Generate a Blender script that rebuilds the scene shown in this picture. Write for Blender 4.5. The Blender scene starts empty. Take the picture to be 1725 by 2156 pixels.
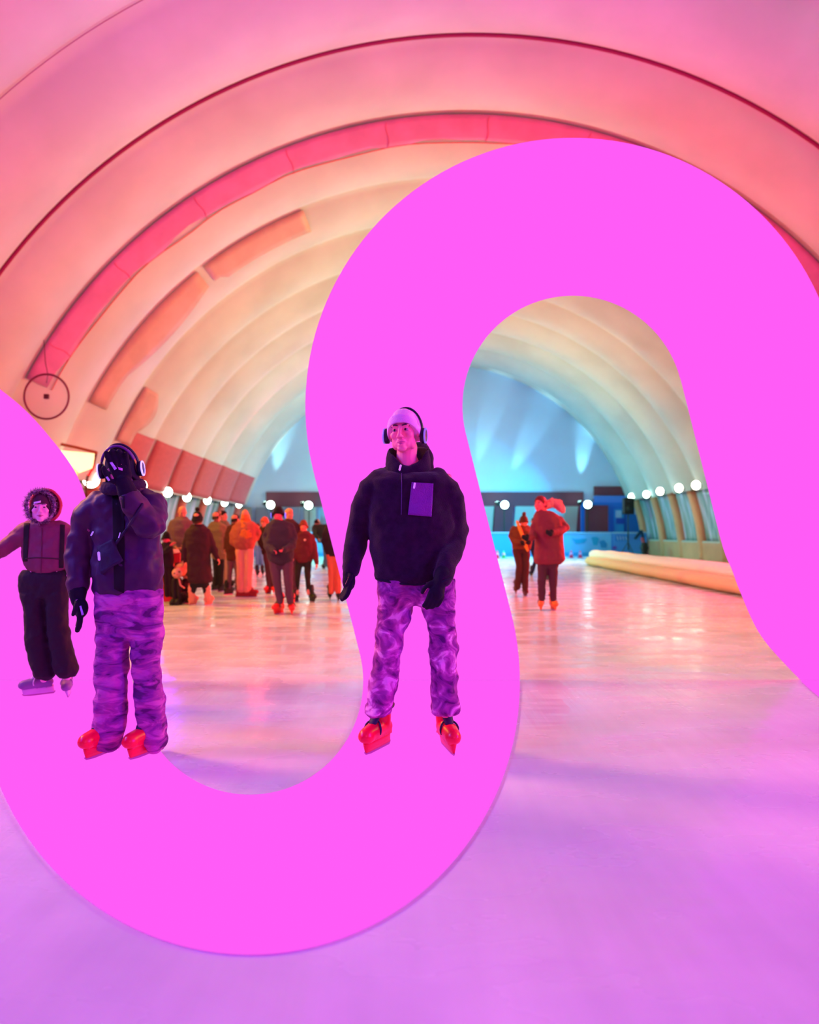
import bpy, bmesh, math, random
from math import sin, cos, pi, radians, sqrt, atan2
from mathutils import Vector, Matrix, noise
from mathutils.bvhtree import BVHTree
random.seed(7)
C = bpy.context.scene.collection
SC = bpy.context.scene
EYE = 1.235          # camera height above the ice
F = 1500.0           # focal length in pixels of the 1725 x 2156 frame

# ------------------------------------------------------------------ camera
cam_d = bpy.data.cameras.new('camera')
cam = bpy.data.objects.new('camera', cam_d); C.objects.link(cam)
cam.location = (0, 0, EYE); cam.rotation_euler = (pi/2, 0, 0)
cam_d.sensor_fit = 'VERTICAL'; cam_d.sensor_height = 36
cam_d.lens = F/2156*36
cam_d.shift_y = (1120-1078)/2156; cam_d.shift_x = (862.5-860)/2156
cam_d.clip_start = .05; cam_d.clip_end = 200
cam_d.dof.use_dof = True; cam_d.dof.focus_distance = 3.95
cam_d.dof.aperture_fstop = 1.35; cam_d.dof.aperture_blades = 6; cam_d.dof.aperture_rotation = .3
SC.camera = cam
vs = SC.view_settings
SC.display_settings.display_device = 'sRGB'
vs.view_transform = 'Standard'; vs.look = 'None'; vs.gamma = 1; vs.exposure = 0.0; vs.use_curve_mapping = False

def lin(c):
    if isinstance(c, str):
        c = [int(c[i:i+2], 16)/255 for i in (0, 2, 4)]
    return tuple(((v/12.92) if v <= .04045 else ((v+.055)/1.055)**2.4) for v in c)

# ------------------------------------------------------------------ world
W = bpy.data.worlds.new('world'); SC.world = W; W.use_nodes = True
W.node_tree.nodes['Background'].inputs[0].default_value = (*lin('8a70c0'), 1)
W.node_tree.nodes['Background'].inputs[1].default_value = .03

# ------------------------------------------------------------------ lights
def hall_x(y): return 1.18 + .015*(y-13)      # centre line of the hall
HZ, HR = -.45, 10.8                            # centre height and radius of the vault
def area(name, loc, target, size, color, power, sy=None, spread=None):
    d = bpy.data.lights.new(name, 'AREA'); d.energy = power; d.color = lin(color)
    d.shape = 'RECTANGLE' if sy else 'SQUARE'; d.size = size
    if sy: d.size_y = sy
    if spread: d.spread = radians(spread)
    o = bpy.data.objects.new(name, d); C.objects.link(o); o.location = loc
    o.rotation_euler = (Vector(target)-Vector(loc)).to_track_quat('-Z', 'Y').to_euler()
    return o
def spot(name, loc, target, angle, color, power, blend=.6, rad=.08):
    d = bpy.data.lights.new(name, 'SPOT'); d.energy = power; d.color = lin(color)
    d.spot_size = radians(angle); d.spot_blend = blend; d.shadow_soft_size = rad
    o = bpy.data.objects.new(name, d); C.objects.link(o); o.location = loc
    o.rotation_euler = (Vector(target)-Vector(loc)).to_track_quat('-Z', 'Y').to_euler()
    return o
# unseen lights added along the hall to wash it purple, pink, orange, cream, blue
def wash(kind, side, y, rgb):
    if max(rgb) <= 0: return
    x = hall_x(y); sz = 1.4 if y < 15 else .45
    if kind == 'up': o = area('wash_light', (x+side*9.3, y, 2.5), (x-side*5.0, y, 6.5), sz, 'ffffff', 1, sz, 120)
    elif kind == 'dn': o = area('wash_light', (x+side*8.2, y, 5.0), (x-side*0.5, y, 0), sz, 'ffffff', 1, sz, 110)
    elif kind == 'back': o = area('wash_light', (x+side*8.6, y, 3.0), (x-side*2, y-11, 8.5), .45, 'ffffff', 1, .45, 100)
    elif kind == 'bk': o = area('wash_light', (x+side*8.9, y, 2.6), (x-side*1.5, y-3.5, 9.6), .5, 'ffffff', 1, .5, 70)
    elif kind == 'fwd': o = area('wash_light', (x+side*8.6, y, 3.0), (x-side*2, y+11, 8.5), 1.2, 'ffffff', 1, 1.2, 100)
    else: o = area('wash_light', (x+side*4, 30.5, 3.2), (x+side*2.5, 38, 4.5), 1.2, 'ffffff', 1, 1.2, 120)
    m = max(rgb); o.data.energy = m; o.data.color = tuple(v/m for v in rgb)
WASH = [   # aim of the added light, side, distance, fitted colour and power
    ('up', 1, -4, (0.0, 0.0, 121.9)),
    ('up', 1, 0, (27.9, 0.0, 202.6)),
    ('up', 1, 3, (67.8, 0.0, 14.7)),
    ('up', 1, 6.5, (46.6, 0.0, 0.7)),
    ('up', 1, 9.5, (88.8, 0.0, 0.0)),
    ('up', 1, 12, (407.2, 0.0, 0.0)),
    ('up', 1, 14.5, (561.5, 0.0, 0.0)),
    ('up', -1, 17.5, (131.3, 0.0, 0.0)),
    ('up', 1, 17.5, (42.3, 0.0, 0.0)),
    ('up', -1, 21, (113.8, 0.0, 0.0)),
    ('up', -1, 25, (22.5, 0.0, 0.0)),
    ('up', 1, 25, (481.6, 171.2, 0.0)),
    ('up', 1, 29.5, (441.6, 346.4, 74.1)),
    ('up', -1, 34.5, (0.0, 54.9, 6.9)),
    ('dn', -1, 0, (0.0, 0.0, 143.0)),
    ('dn', 1, 0, (8.2, 0.0, 219.4)),
    ('dn', -1, 3, (31.8, 29.3, 106.8)),
    ('dn', 1, 3, (145.8, 0.0, 22.6)),
    ('dn', -1, 6.5, (290.0, 104.1, 45.4)),
    ('dn', 1, 6.5, (0.0, 101.0, 0.0)),
    ('dn', -1, 9.5, (27.4, 4.5, 0.0)),
    ('dn', -1, 12, (121.9, 96.1, 0.0)),
    ('dn', 1, 12, (245.9, 14.8, 0.0)),
    ('dn', 1, 14.5, (131.4, 12.7, 63.1)),
    ('dn', -1, 25, (13.9, 8.6, 0.0)),
    ('dn', 1, 25, (91.3, 0.0, 0.0)),
    ('dn', -1, 29.5, (0.0, 481.1, 167.7)),
    ('dn', 1, 29.5, (254.7, 274.5, 291.2)),
    ('dn', -1, 34.5, (0.0, 366.7, 477.0)),
    ('dn', 1, 34.5, (0.0, 348.0, 535.1)),
    ('end', -1, 30.5, (0.0, 0.0, 32.4)),
    ('end', 1, 30.5, (0.0, 0.0, 61.3)),
    ('back', -1, 17, (0.0, 0.0, 10.1)),
    ('back', 1, 17, (4.5, 0.0, 0.0)),
    ('back', -1, 21.5, (14.8, 0.0, 79.0)),
    ('back', -1, 33, (287.2, 0.0, 0.0)),
    ('fwd', 1, 0, (82.9, 36.2, 2.9)),
    ('fwd', 1, 4, (0.0, 50.2, 0.0)),
    ('fwd', 1, 8, (0.0, 0.0, 35.2)),
    ('bk', -1, 11.6, (0.0, 14.2, 98.9)),
    ('bk', 1, 11.6, (0.0, 0.0, 126.5)),
    ('bk', -1, 14.2, (0.0, 16.8, 0.0)),
    ('bk', -1, 16.6, (0.0, 1.3, 0.0)),
    ('bk', 1, 16.6, (70.3, 0.0, 0.0)),
    ('bk', 1, 22.2, (0.0, 245.7, 113.6)),
]
for w in WASH: wash(*w)
# unseen fill added behind the camera to brighten the skaters
area('front_wash_light', (2.5, -4.5, 4.2), (0, 4, 1.0), 3.0, 'ff60b0', 160)
# ------------------------------------------------------------------ helpers
def P(px, py, d):
    """a point of the place seen at pixel px,py and lying d metres ahead"""
    return Vector(((px-860)/F*d, d, EYE-(py-1120)/F*d))
def G(px, py, z=0.0):
    """the point at height z seen at that pixel"""
    return P(px, py, (EYE-z)*F/(py-1120))

MATS = {}
def mat(name, color, rough=.7, bump=0, bscale=60, var=0, vscale=8, metal=0, spec=.4, emit=None, es=1, alpha=1, sheen=0, color2=None):
    if name in MATS: return MATS[name]
    m = bpy.data.materials.new(name); m.use_nodes = True; MATS[name] = m
    nt = m.node_tree; b = nt.nodes['Principled BSDF']
    col = (*lin(color), 1)
    b.inputs['Base Color'].default_value = col
    b.inputs['Roughness'].default_value = rough; b.inputs['Metallic'].default_value = metal
    b.inputs['Specular IOR Level'].default_value = spec
    if sheen: b.inputs['Sheen Weight'].default_value = sheen
    if emit:
        b.inputs['Emission Color'].default_value = (*lin(emit), 1); b.inputs['Emission Strength'].default_value = es
    if alpha < 1: b.inputs['Alpha'].default_value = alpha
    tc = nt.nodes.new('ShaderNodeTexCoord')
    if var or color2:
        n = nt.nodes.new('ShaderNodeTexNoise'); n.inputs['Scale'].default_value = vscale; n.inputs['Detail'].default_value = 5
        nt.links.new(tc.outputs['Object'], n.inputs['Vector'])
        mx = nt.nodes.new('ShaderNodeMix'); mx.data_type = 'RGBA'
        c2 = (*lin(color2), 1) if color2 else tuple([v*(1-var) for v in col[:3]]+[1])
        mx.inputs['A'].default_value = col; mx.inputs['B'].default_value = c2
        cr = nt.nodes.new('ShaderNodeMapRange'); cr.inputs['From Min'].default_value = .38; cr.inputs['From Max'].default_value = .62
        nt.links.new(n.outputs['Fac'], cr.inputs['Value']); nt.links.new(cr.outputs['Result'], mx.inputs['Factor'])
        nt.links.new(mx.outputs['Result'], b.inputs['Base Color'])
    if bump:
        n = nt.nodes.new('ShaderNodeTexNoise'); n.inputs['Scale'].default_value = bscale; n.inputs['Detail'].default_value = 4
        nt.links.new(tc.outputs['Object'], n.inputs['Vector'])
        bp = nt.nodes.new('ShaderNodeBump'); bp.inputs['Strength'].default_value = bump; bp.inputs['Distance'].default_value = .01
        nt.links.new(n.outputs['Fac'], bp.inputs['Height']); nt.links.new(bp.outputs['Normal'], b.inputs['Normal'])
    return m

def empty(name, loc, label, cat, group=None):
    o = bpy.data.objects.new(name, None); C.objects.link(o); o.location = loc; o.empty_display_size = .2
    o['label'] = label; o['category'] = cat
    if group: o['group'] = group
    return o
def tag(o, label, cat, group=None, kind=None):
    if label: o['label'] = label
    if cat: o['category'] = cat
    if group: o['group'] = group
    if kind: o['kind'] = kind
    return o

class MB:
    def __init__(s): s.v = []; s.f = []
    def add(s, vs, fs):
        n = len(s.v); s.v += [Vector(v) for v in vs]; s.f += [[i+n for i in f] for f in fs]; return s
    def box(s, lo, hi):
        x0, y0, z0 = lo; x1, y1, z1 = hi
        return s.add([(x0,y0,z0),(x1,y0,z0),(x1,y1,z0),(x0,y1,z0),(x0,y0,z1),(x1,y0,z1),(x1,y1,z1),(x0,y1,z1)],
                     [(3,2,1,0),(4,5,6,7),(0,1,5,4),(1,2,6,5),(2,3,7,6),(3,0,4,7)])
    def rings(s, rings, close=False, cap=True):
        n = len(rings[0]); vs = [v for r in rings for v in r]; fs = []
        m = len(rings)
        for i in range(m if close else m-1):
            for j in range(n):
                a = i*n+j; b = i*n+(j+1) % n; i2 = (i+1) % m
                fs.append((a, b, i2*n+(j+1) % n, i2*n+j))
        if cap and not close:
            fs.append(tuple(reversed(range(n)))); fs.append(tuple((m-1)*n+j for j in range(n)))
        return s.add(vs, fs)
    def tube(s, pts, r, seg=12, close=False, flat=1.0, up=(0,0,1), round_=True):
        pts = [Vector(p) for p in pts]
        if not isinstance(r, (list, tuple)): r = [r]*len(pts)
        r = list(r)
        if round_ and not close:
            d0 = (pts[0]-pts[1]).normalized(); d1 = (pts[-1]-pts[-2]).normalized()
            a, b = r[0], r[-1]
            pts = [pts[0]+d0*a*.9, pts[0]+d0*a*.6]+pts+[pts[-1]+d1*b*.6, pts[-1]+d1*b*.9]
            r = [a*.35, a*.8]+r+[b*.8, b*.35]
        m = len(pts); rg = []; prev = None
        for i, p in enumerate(pts):
            if close: t = (pts[(i+1) % m]-pts[i-1]).normalized()
            else: t = (pts[min(i+1, m-1)]-pts[max(i-1, 0)]).normalized()
            if prev is None:
                u = Vector(up); u = (u-t*u.dot(t))
                if u.length < .1: u = Vector((0,-1,0)); u = u-t*u.dot(t)
                u.normalize()
            else:
                u = prev-t*prev.dot(t); u.normalize()
            prev = u; w = t.cross(u)
            rg.append([p+u*(cos(a)*r[i]*flat)+w*(sin(a)*r[i]) for a in [2*pi*k/seg for k in range(seg)]])
        return s.rings(rg, close)
    def ell(s, c, r, rot=None, seg=16, n=10):
        if not isinstance(r, (list, tuple)): r = (r, r, r)
        c = Vector(c); rg = []
        for i in range(n+1):
            th = pi*(i+.02*(n-2*i)/n)/n if 0 else pi*min(max(i/n, .03), .97)
            rg.append([Vector((r[0]*sin(th)*cos(a), r[1]*sin(th)*sin(a), -r[2]*cos(th))) for a in [2*pi*k/seg for k in range(seg)]])
        if rot is not None: rg = [[rot @ v for v in q] for q in rg]
        return s.rings([[v+c for v in q] for q in rg])
    def loft(s, rows, seg=28, e=2.4):
        rg = []
        for x, y, z, rx, ry in rows:
            q = []
            for k in range(seg):
                a = 2*pi*k/seg; ca, sa = cos(a), sin(a)
                q.append(Vector((x+rx*abs(ca)**(2/e)*(1 if ca > 0 else -1), y+ry*abs(sa)**(2/e)*(1 if sa > 0 else -1), z)))
            rg.append(q)
        return s.rings(rg)
    def build(s, name, m, parent=None, smooth=True, base=None, voxel=None, sm=0, disp=0, dscale=.1, sub=0, bevel=0, solid=0):
        base = Vector(base) if base is not None else (Vector(parent_base(parent)) if parent else Vector((0,0,0)))
        me = bpy.data.meshes.new(name); me.from_pydata([v-base for v in s.v], [], s.f)
        bm = bmesh.new(); bm.from_mesh(me); bmesh.ops.recalc_face_normals(bm, faces=bm.faces); bm.to_mesh(me); bm.free()
        if smooth: me.polygons.foreach_set('use_smooth', [True]*len(me.polygons))
        me.materials.append(m)
        o = bpy.data.objects.new(name, me); C.objects.link(o)
        if parent: o.parent = parent
        else: o.location = base
        if voxel:
            r = o.modifiers.new('r', 'REMESH'); r.mode = 'VOXEL'; r.voxel_size = voxel; r.use_smooth_shade = True
        if bevel:
            b = o.modifiers.new('b', 'BEVEL'); b.width = bevel; b.segments = 2; b.limit_method = 'ANGLE'
        if solid:
            b = o.modifiers.new('s', 'SOLIDIFY'); b.thickness = solid
        if sub:
            b = o.modifiers.new('u', 'SUBSURF'); b.levels = sub; b.render_levels = sub
        if sm:
            b = o.modifiers.new('m', 'SMOOTH'); b.factor = .6; b.iterations = sm
        if disp:
            t = bpy.data.textures.new('folds', 'CLOUDS'); t.noise_scale = dscale; t.noise_depth = 1
            b = o.modifiers.new('d', 'DISPLACE'); b.texture = t; b.strength = disp; b.mid_level = .5; b.texture_coords = 'LOCAL'
        return o
def parent_base(p):
    v = Vector((0,0,0))
    while p: v += Vector(p.location); p = p.parent
    return v
def circle_fan(mb, c, r, nrm, seg=24, thick=.01):
    n = Vector(nrm).normalized(); u = n.orthogonal().normalized(); w = n.cross(u); c = Vector(c)
    rg = [[c+n*t+(u*cos(a)+w*sin(a))*r for a in [2*pi*k/seg for k in range(seg)]] for t in (-thick/2, thick/2)]
    return mb.rings(rg)

# ------------------------------------------------------------------ the hall
CRE = [-9.6, -7.1, -4.6, -2.1, .4, 2.9, 5.4, 7.95, 10.45, 12.95, 15.3, 18.1, 20.5, 23.1, 25.7, 28.3, 31.0, 33.9, 36.9, 38.2]
Y0, Y1 = -8.0, 38.0
def bulge(y):
    for a, b in zip(CRE, CRE[1:]):
        if a <= y <= b:
            u = (y-a)/(b-a); return (.195*(b-a))*max(0, sin(pi*u))**.75
    return 0
def vault(th, y, lift=0):
    """th: angle from straight up, positive to the right"""
    R = HR-bulge(y)-lift
    return Vector((hall_x(y)+R*sin(th), y, HZ+R*cos(th)))
def th_at(z, y=None): return math.acos((z-HZ)/HR)
def strip(th0, th1, y0, y1, lift, nth, ny, wave=0):
    mb = MB(); ys = [y0+(y1-y0)*i/ny for i in range(ny+1)]; vs = []; fs = []
    for k in range(nth+1):
        for i, y in enumerate(ys):
            t = th0+(th1-th0)*k/nth
            vs.append(vault(t, y+(wave*noise.noise(Vector((t*9, y, 3))) if i == ny else 0), lift))
    for k in range(nth):
        for i in range(ny):
            a = k*(ny+1)+i; fs.append((a, a+1, a+ny+2, a+ny+1))
    mb.add(vs, fs); return mb
def shell_mat(name, color, rough=.55, dirt=.12):
    m = mat(name, color, rough, bump=.15, bscale=3, var=dirt, vscale=.6, spec=.3)
    return m
VINYL = shell_mat('white_vinyl', 'c0bcbd')
ys = sorted(set([Y0]+[a+(b-a)*k/14 for a, b in zip(CRE, CRE[1:]) for k in range(15) if Y0 < a+(b-a)*k/14 < Y1]+[Y1]))
ZL = 2.75
def shell(name, t0, t1, n, m, yy=ys):
    mb = MB(); vs = []; fs = []
    for k in range(n+1):
        for y in yy: vs.append(vault(t0+(t1-t0)*k/n, y))
    w = len(yy)
    for k in range(n):
        for i in range(w-1): fs.append((k*w+i, k*w+i+1, (k+1)*w+i+1, (k+1)*w+i))
    mb.add(vs, fs); o = mb.build(name, m); o['kind'] = 'structure'; return o
tL = -th_at(2.72); tR = th_at(3.0); tF = th_at(.0)
shell('ceiling', tL, tR, 90, VINYL)
# lower walls: a base roll, window panels set back, ribs between
def flatwall(name, side, z0, z1, off, m, y0=Y0, y1=Y1, n=6):
    mb = MB(); vs = []; fs = []; yy = [y0+(y1-y0)*i/40 for i in range(41)]
    for k in range(n+1):
        z = z0+(z1-z0)*k/n; h = sqrt(HR*HR-(z-HZ)**2)+off
        for y in yy: vs.append(Vector((hall_x(y)+side*h, y, z)))
    for k in range(n):
        for i in range(40): fs.append((k*41+i, k*41+i+1, (k+1)*41+i+1, (k+1)*41+i))
    mb.add(vs, fs); o = mb.build(name, m, solid=.05); o['kind'] = 'structure'; return o
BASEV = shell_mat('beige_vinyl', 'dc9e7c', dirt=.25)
flatwall('wall_right', 1, 0, .8, -.05, BASEV); flatwall('wall_left', -1, 0, .8, -.05, BASEV)
# clear plastic windows
def window_mat():
    m = bpy.data.materials.new('clear_plastic'); m.use_nodes = True; nt = m.node_tree; b = nt.nodes['Principled BSDF']
    tc = nt.nodes.new('ShaderNodeTexCoord'); mp = nt.nodes.new('ShaderNodeMapping'); mp.inputs['Scale'].default_value = (.3, 2.6, .35)
    n = nt.nodes.new('ShaderNodeTexNoise'); n.inputs['Scale'].default_value = 1.6; n.inputs['Detail'].default_value = 3
    r = nt.nodes.new('ShaderNodeValToRGB')
    r.color_ramp.elements[0].position = .35; r.color_ramp.elements[0].color = (*lin('5c8084'), 1)
    r.color_ramp.elements[1].position = .65; r.color_ramp.elements[1].color = (*lin('c8c0e8'), 1)
    e = r.color_ramp.elements.new(.5); e.color = (*lin('98a8ac'), 1)
    nt.links.new(tc.outputs['Object'], mp.inputs['Vector']); nt.links.new(mp.outputs['Vector'], n.inputs['Vector'])
    nt.links.new(n.outputs['Fac'], r.inputs['Fac']); nt.links.new(r.outputs['Color'], b.inputs['Base Color'])
    bp = nt.nodes.new('ShaderNodeBump'); bp.inputs['Strength'].default_value = .6; bp.inputs['Distance'].default_value = .08
    nt.links.new(n.outputs['Fac'], bp.inputs['Height']); nt.links.new(bp.outputs['Normal'], b.inputs['Normal'])
    b.inputs['Roughness'].default_value = .22; b.inputs['Specular IOR Level'].default_value = .7
    return m
WIN = window_mat()
YR = [20.6, 22.8, 25.0, 27.2, 29.4, 31.7, 34.1, 36.9]
YL = [10.45, 12.95, 15.3, 18.1, 20.5, 23.1, 25.7, 28.3, 31.0, 33.9, 36.9]
wn = 0
for side, yy, zt in ((1, [Y0, -4, 0, 4, 8, 12, 15, 18]+YR+[Y1], 3.05), (-1, [Y0, -4, 0, 4, 7.9]+YL+[Y1], 2.75)):
    for a, b in zip(yy, yy[1:]):
        wn += 1; flatwall('window_%d' % wn, side, .76, zt, .12, WIN, a, b)
    # ribs between the windows
    mb = MB()
    for y in yy[1:-1]:
        mb = MB(); pts = []
        for k in range(9):
            z = .0+(zt+.1)*k/8; h = sqrt(HR*HR-(z-HZ)**2)
            pts.append((hall_x(y)+side*(h+.02), y, z))
        mb.tube(pts, .22, 12, up=(0, 1, 0), round_=False)
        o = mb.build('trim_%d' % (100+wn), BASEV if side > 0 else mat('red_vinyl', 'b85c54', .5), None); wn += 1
        o['kind'] = 'structure'
    # rolled hem on top of the base wall
    mb = MB(); mb.tube([(hall_x(y)+side*(sqrt(HR*HR-(.8-HZ)**2)-.03), y, .8) for y in (Y0, 5, 15, 25, Y1)], .07, 10, up=(0,0,1))
    o = mb.build('trim_%d' % wn, VINYL); wn += 1; o['kind'] = 'structure'
# end walls
def endwall(name, y, m, face):
    mb = MB(); vs = [(hall_x(y), y, 0)]
    for k in range(61):
        t = -tF+2*tF*k/60; vs.append((hall_x(y)+(HR+.1)*sin(t), y, max(0, HZ+(HR+.1)*cos(t))))
    mb.add(vs, [(0, k, k+1) for k in range(1, 61)])
    o = mb.build(name, m, solid=.05, smooth=False); o['kind'] = 'structure'
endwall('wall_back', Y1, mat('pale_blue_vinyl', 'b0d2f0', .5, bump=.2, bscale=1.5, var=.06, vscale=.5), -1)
endwall('wall_front', Y0, VINYL, 1)

# ice
def ice_mat():
    m = bpy.data.materials.new('ice'); m.use_nodes = True; nt = m.node_tree; b = nt.nodes['Principled BSDF']
    tc = nt.nodes.new('ShaderNodeTexCoord')
    def nz(scale, det, sc=(1,1,1), rot=0):
        mp = nt.nodes.new('ShaderNodeMapping'); mp.inputs['Scale'].default_value = sc; mp.inputs['Rotation'].default_value = (0,0,rot)
        n = nt.nodes.new('ShaderNodeTexNoise'); n.inputs['Scale'].default_value = scale; n.inputs['Detail'].default_value = det
        nt.links.new(tc.outputs['Object'], mp.inputs['Vector']); nt.links.new(mp.outputs['Vector'], n.inputs['Vector']); return n
    a = nz(.8, 6, (1, 1, 1)); s1 = nz(9, 3, (1, .06, 1), .35); s2 = nz(14, 3, (1, .05, 1), -.5)
    r = nt.nodes.new('ShaderNodeValToRGB')
    r.color_ramp.elements[0].position = .3; r.color_ramp.elements[0].color = (*lin('c4c2d0'), 1)
    r.color_ramp.elements[1].position = .62; r.color_ramp.elements[1].color = (*lin('dedee6'), 1)
    nt.links.new(a.outputs['Fac'], r.inputs['Fac'])
    mx = nt.nodes.new('ShaderNodeMix'); mx.data_type = 'RGBA'; mx.blend_type = 'MULTIPLY'; mx.inputs['Factor'].default_value = .12
    nt.links.new(r.outputs['Color'], mx.inputs['A']); nt.links.new(s1.outputs['Fac'], mx.inputs['B'])
    nt.links.new(mx.outputs['Result'], b.inputs['Base Color'])
    rr = nt.nodes.new('ShaderNodeMapRange'); rr.inputs['To Min'].default_value = .12; rr.inputs['To Max'].default_value = .36
    rr.inputs['From Min'].default_value = .35; rr.inputs['From Max'].default_value = .65
    pn = nz(1.4, 4, (1, 2.2, 1)); nt.links.new(pn.outputs['Fac'], rr.inputs['Value']); nt.links.new(rr.outputs['Result'], b.inputs['Roughness'])
    ad = nt.nodes.new('ShaderNodeMath'); ad.operation = 'ADD'
    nt.links.new(s1.outputs['Fac'], ad.inputs[0]); nt.links.new(s2.outputs['Fac'], ad.inputs[1])
    wv = nz(2.2, 3, (.5, 2.0, 1)); ad2 = nt.nodes.new('ShaderNodeMath'); ad2.operation = 'MULTIPLY_ADD'; ad2.inputs[1].default_value = 2.0
    nt.links.new(wv.outputs['Fac'], ad2.inputs[0]); nt.links.new(ad.outputs[0], ad2.inputs[2])
    bp = nt.nodes.new('ShaderNodeBump'); bp.inputs['Strength'].default_value = .15; bp.inputs['Distance'].default_value = .02
    nt.links.new(ad2.outputs[0], bp.inputs['Height']); nt.links.new(bp.outputs['Normal'], b.inputs['Normal'])
    b.inputs['Specular IOR Level'].default_value = .5; b.inputs['IOR'].default_value = 1.31
    return m
mb = MB(); mb.box((-10.4, Y0+.05, -.2), (13.1, Y1-.02, 0)); o = mb.build('floor', ice_mat(), smooth=False); o['kind'] = 'structure'

# trims on the vault: the open dark seam, the thin seam, the pink lining strip
tn = 200
def arch_line(y, r, m, lift, t0=tL, t1=tR, n=80, dz=0):
    global tn
    mb = MB(); mb.tube([Vector((hall_x(y)+(HR-lift)*sin(t0+(t1-t0)*k/n), y, HZ+(HR-lift)*cos(t0+(t1-t0)*k/n))) for k in range(n+1)], r, 8, up=(0,1,0))
    o = mb.build('trim_%d' % tn, m); tn += 1; o['kind'] = 'structure'
SEAM = mat('dark_seam', '8a1050', .8); THIN = mat('thin_seam', 'a06a90', .8)
arch_line(12.92, .034, SEAM, .10); arch_line(10.42, .007, THIN, .08)
def pink_mat():
    m = mat('pink_lining', 'cc6cac', .6, bump=.3, bscale=4, var=.15, vscale=2)
    return m
mb = strip(-th_at(4.6), th_at(3.2), 15.36, 15.85, .03, 60, 6, .22); o = mb.build('trim_%d' % tn, pink_mat(), solid=.01); o['kind'] = 'structure'; tn += 1
for k in range(9):          # taped joins of the lining
    t = -1.0+k*.21
    mb = MB(); mb.tube([vault(t+.002*sin(j*5), 15.38+.5*j/6, .05) for j in range(7)], .008, 6); o = mb.build('trim_%d' % tn, mat('tape_join', 'd04878', .7)); o['kind'] = 'structure'; tn += 1
# hem of the lining
mb = MB(); mb.tube([vault(-th_at(4.6)+(th_at(4.6)+th_at(3.2))*k/60, 15.9+.1*noise.noise(Vector((k*.3, 1, 1))), .03) for k in range(61)], .014, 6)
o = mb.build('trim_%d' % tn, mat('coral_hem', 'd8505c', .7)); o['kind'] = 'structure'; tn += 1

# loose repair patches
R_ = radians
PATCH = mat('peach_patch', 'c49490', .6, bump=.3, bscale=5, var=.12, vscale=2)
for t0, t1, y0, y1, lab in ((21.7, 37.5, 18.2, 19.0, 'short coral patch high on the third white rib, squared at its upper end'),
                            (38.6, 62, 18.2, 19.1, 'long coral patch sweeping down the third rib towards the hanging hoop'),
                            (56.5, 66, 20.6, 21.4, 'small orange torn patch low on the rib above the skater in puffer jacket')):
    a = MB(); vs = []; fs = []; N = 16
    for k in range(N+1):
        u = k/N; t = -R_(t0+(t1-t0)*u); w = (y1-y0)*(.55+.45*sin(pi*min(1, u*1.3)))
        if 'squared' in lab: w = (y1-y0)*(.8 if u < .9 else .6)
        for i in range(5): vs.append(vault(t, y0+w*i/4, .03))
    for k in range(N):
        for i in range(4): q = k*5+i; fs.append((q, q+1, q+6, q+5))
    a.add(vs, fs); c = sum(a.v, Vector())/len(a.v)
    tag(a.build('fabric_patch', PATCH, base=c, solid=.008), lab, 'patch', 'repair patches on the vault')
# ------------------------------------------------------------------ the overlaid magenta graphic, made up as a self-lit ribbon
def arc(cx, cy, r, a0, a1, n):
    return [(cx+r*cos(radians(a0+(a1-a0)*k/n)), cy+r*sin(radians(a0+(a1-a0)*k/n))) for k in range(n+1)]
def spline(pts, n=8):
    out = []
    for i in range(len(pts)-1):
        p0 = pts[max(i-1, 0)]; p1 = pts[i]; p2 = pts[i+1]; p3 = pts[min(i+2, len(pts)-1)]
        for k in range(n):
            t = k/n
            out.append(tuple(.5*((2*p1[j])+(-p0[j]+p2[j])*t+(2*p0[j]-5*p1[j]+4*p2[j]-p3[j])*t*t+(-p0[j]+3*p1[j]-3*p2[j]+p3[j])*t**3) for j in (0, 1)))
    out.append(pts[-1]); return out
TA = 14.2    # lean of the straight strokes, degrees
inner_left = spline([(-300, 640), (-120, 735), (0, 820.5), (58, 870), (107, 925), (140, 968), (160, 1001), (176, 1040), (190, 1090)], 6)
# around the bottom bend, inner edge: left tangent -> right tangent
inner_b = arc(526, 1434, 239, 180-TA, 360-TA, 48)[::1]
inner_b = [(x, y) for x, y in inner_b]
outer_a = arc(1208, 855, 565, 180-TA, 360-TA+0, 72)
inner_a = arc(1208, 855, 234, 180-TA, 360-TA, 48)
outer_b = arc(526, 1434, 569, 180-TA, -TA, 60)
# edge one (upper/left edge all along the ribbon): inner_left, bottom bend inner, up to top bend outer, off right
edge1 = inner_left + arc(526, 1434, 239, 180-TA, -TA, 48) + outer_a
edge1 += [(1850, 1100), (1990, 1330)]
# edge two: lower/right edge: outer of bottom bend, inner of the top bend, out to the right
edge2 = [(-300, 990), (-180, 1180), (-90, 1320)] + outer_b + inner_a
edge2 += spline([(1436, 800), (1490, 1015), (1524, 1150), (1544, 1200), (1561, 1246), (1600, 1331), (1654, 1397), (1725, 1464), (1840, 1540)], 8)
def resample(pts, n):
    L = [0]
    for a, b in zip(pts, pts[1:]): L.append(L[-1]+sqrt((a[0]-b[0])**2+(a[1]-b[1])**2))
    out = []; j = 0
    for k in range(n+1):
        t = L[-1]*k/n
        while j < len(L)-2 and L[j+1] < t: j += 1
        u = (t-L[j])/max(1e-9, L[j+1]-L[j]); out.append((pts[j][0]+(pts[j+1][0]-pts[j][0])*u, pts[j][1]+(pts[j+1][1]-pts[j][1])*u))
    return out
poly = edge1 + edge2[::-1]
YB = 1432.0; DB = EYE*F/(YB-1120)     # the graphic ribbon bends up from the ice here
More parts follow.
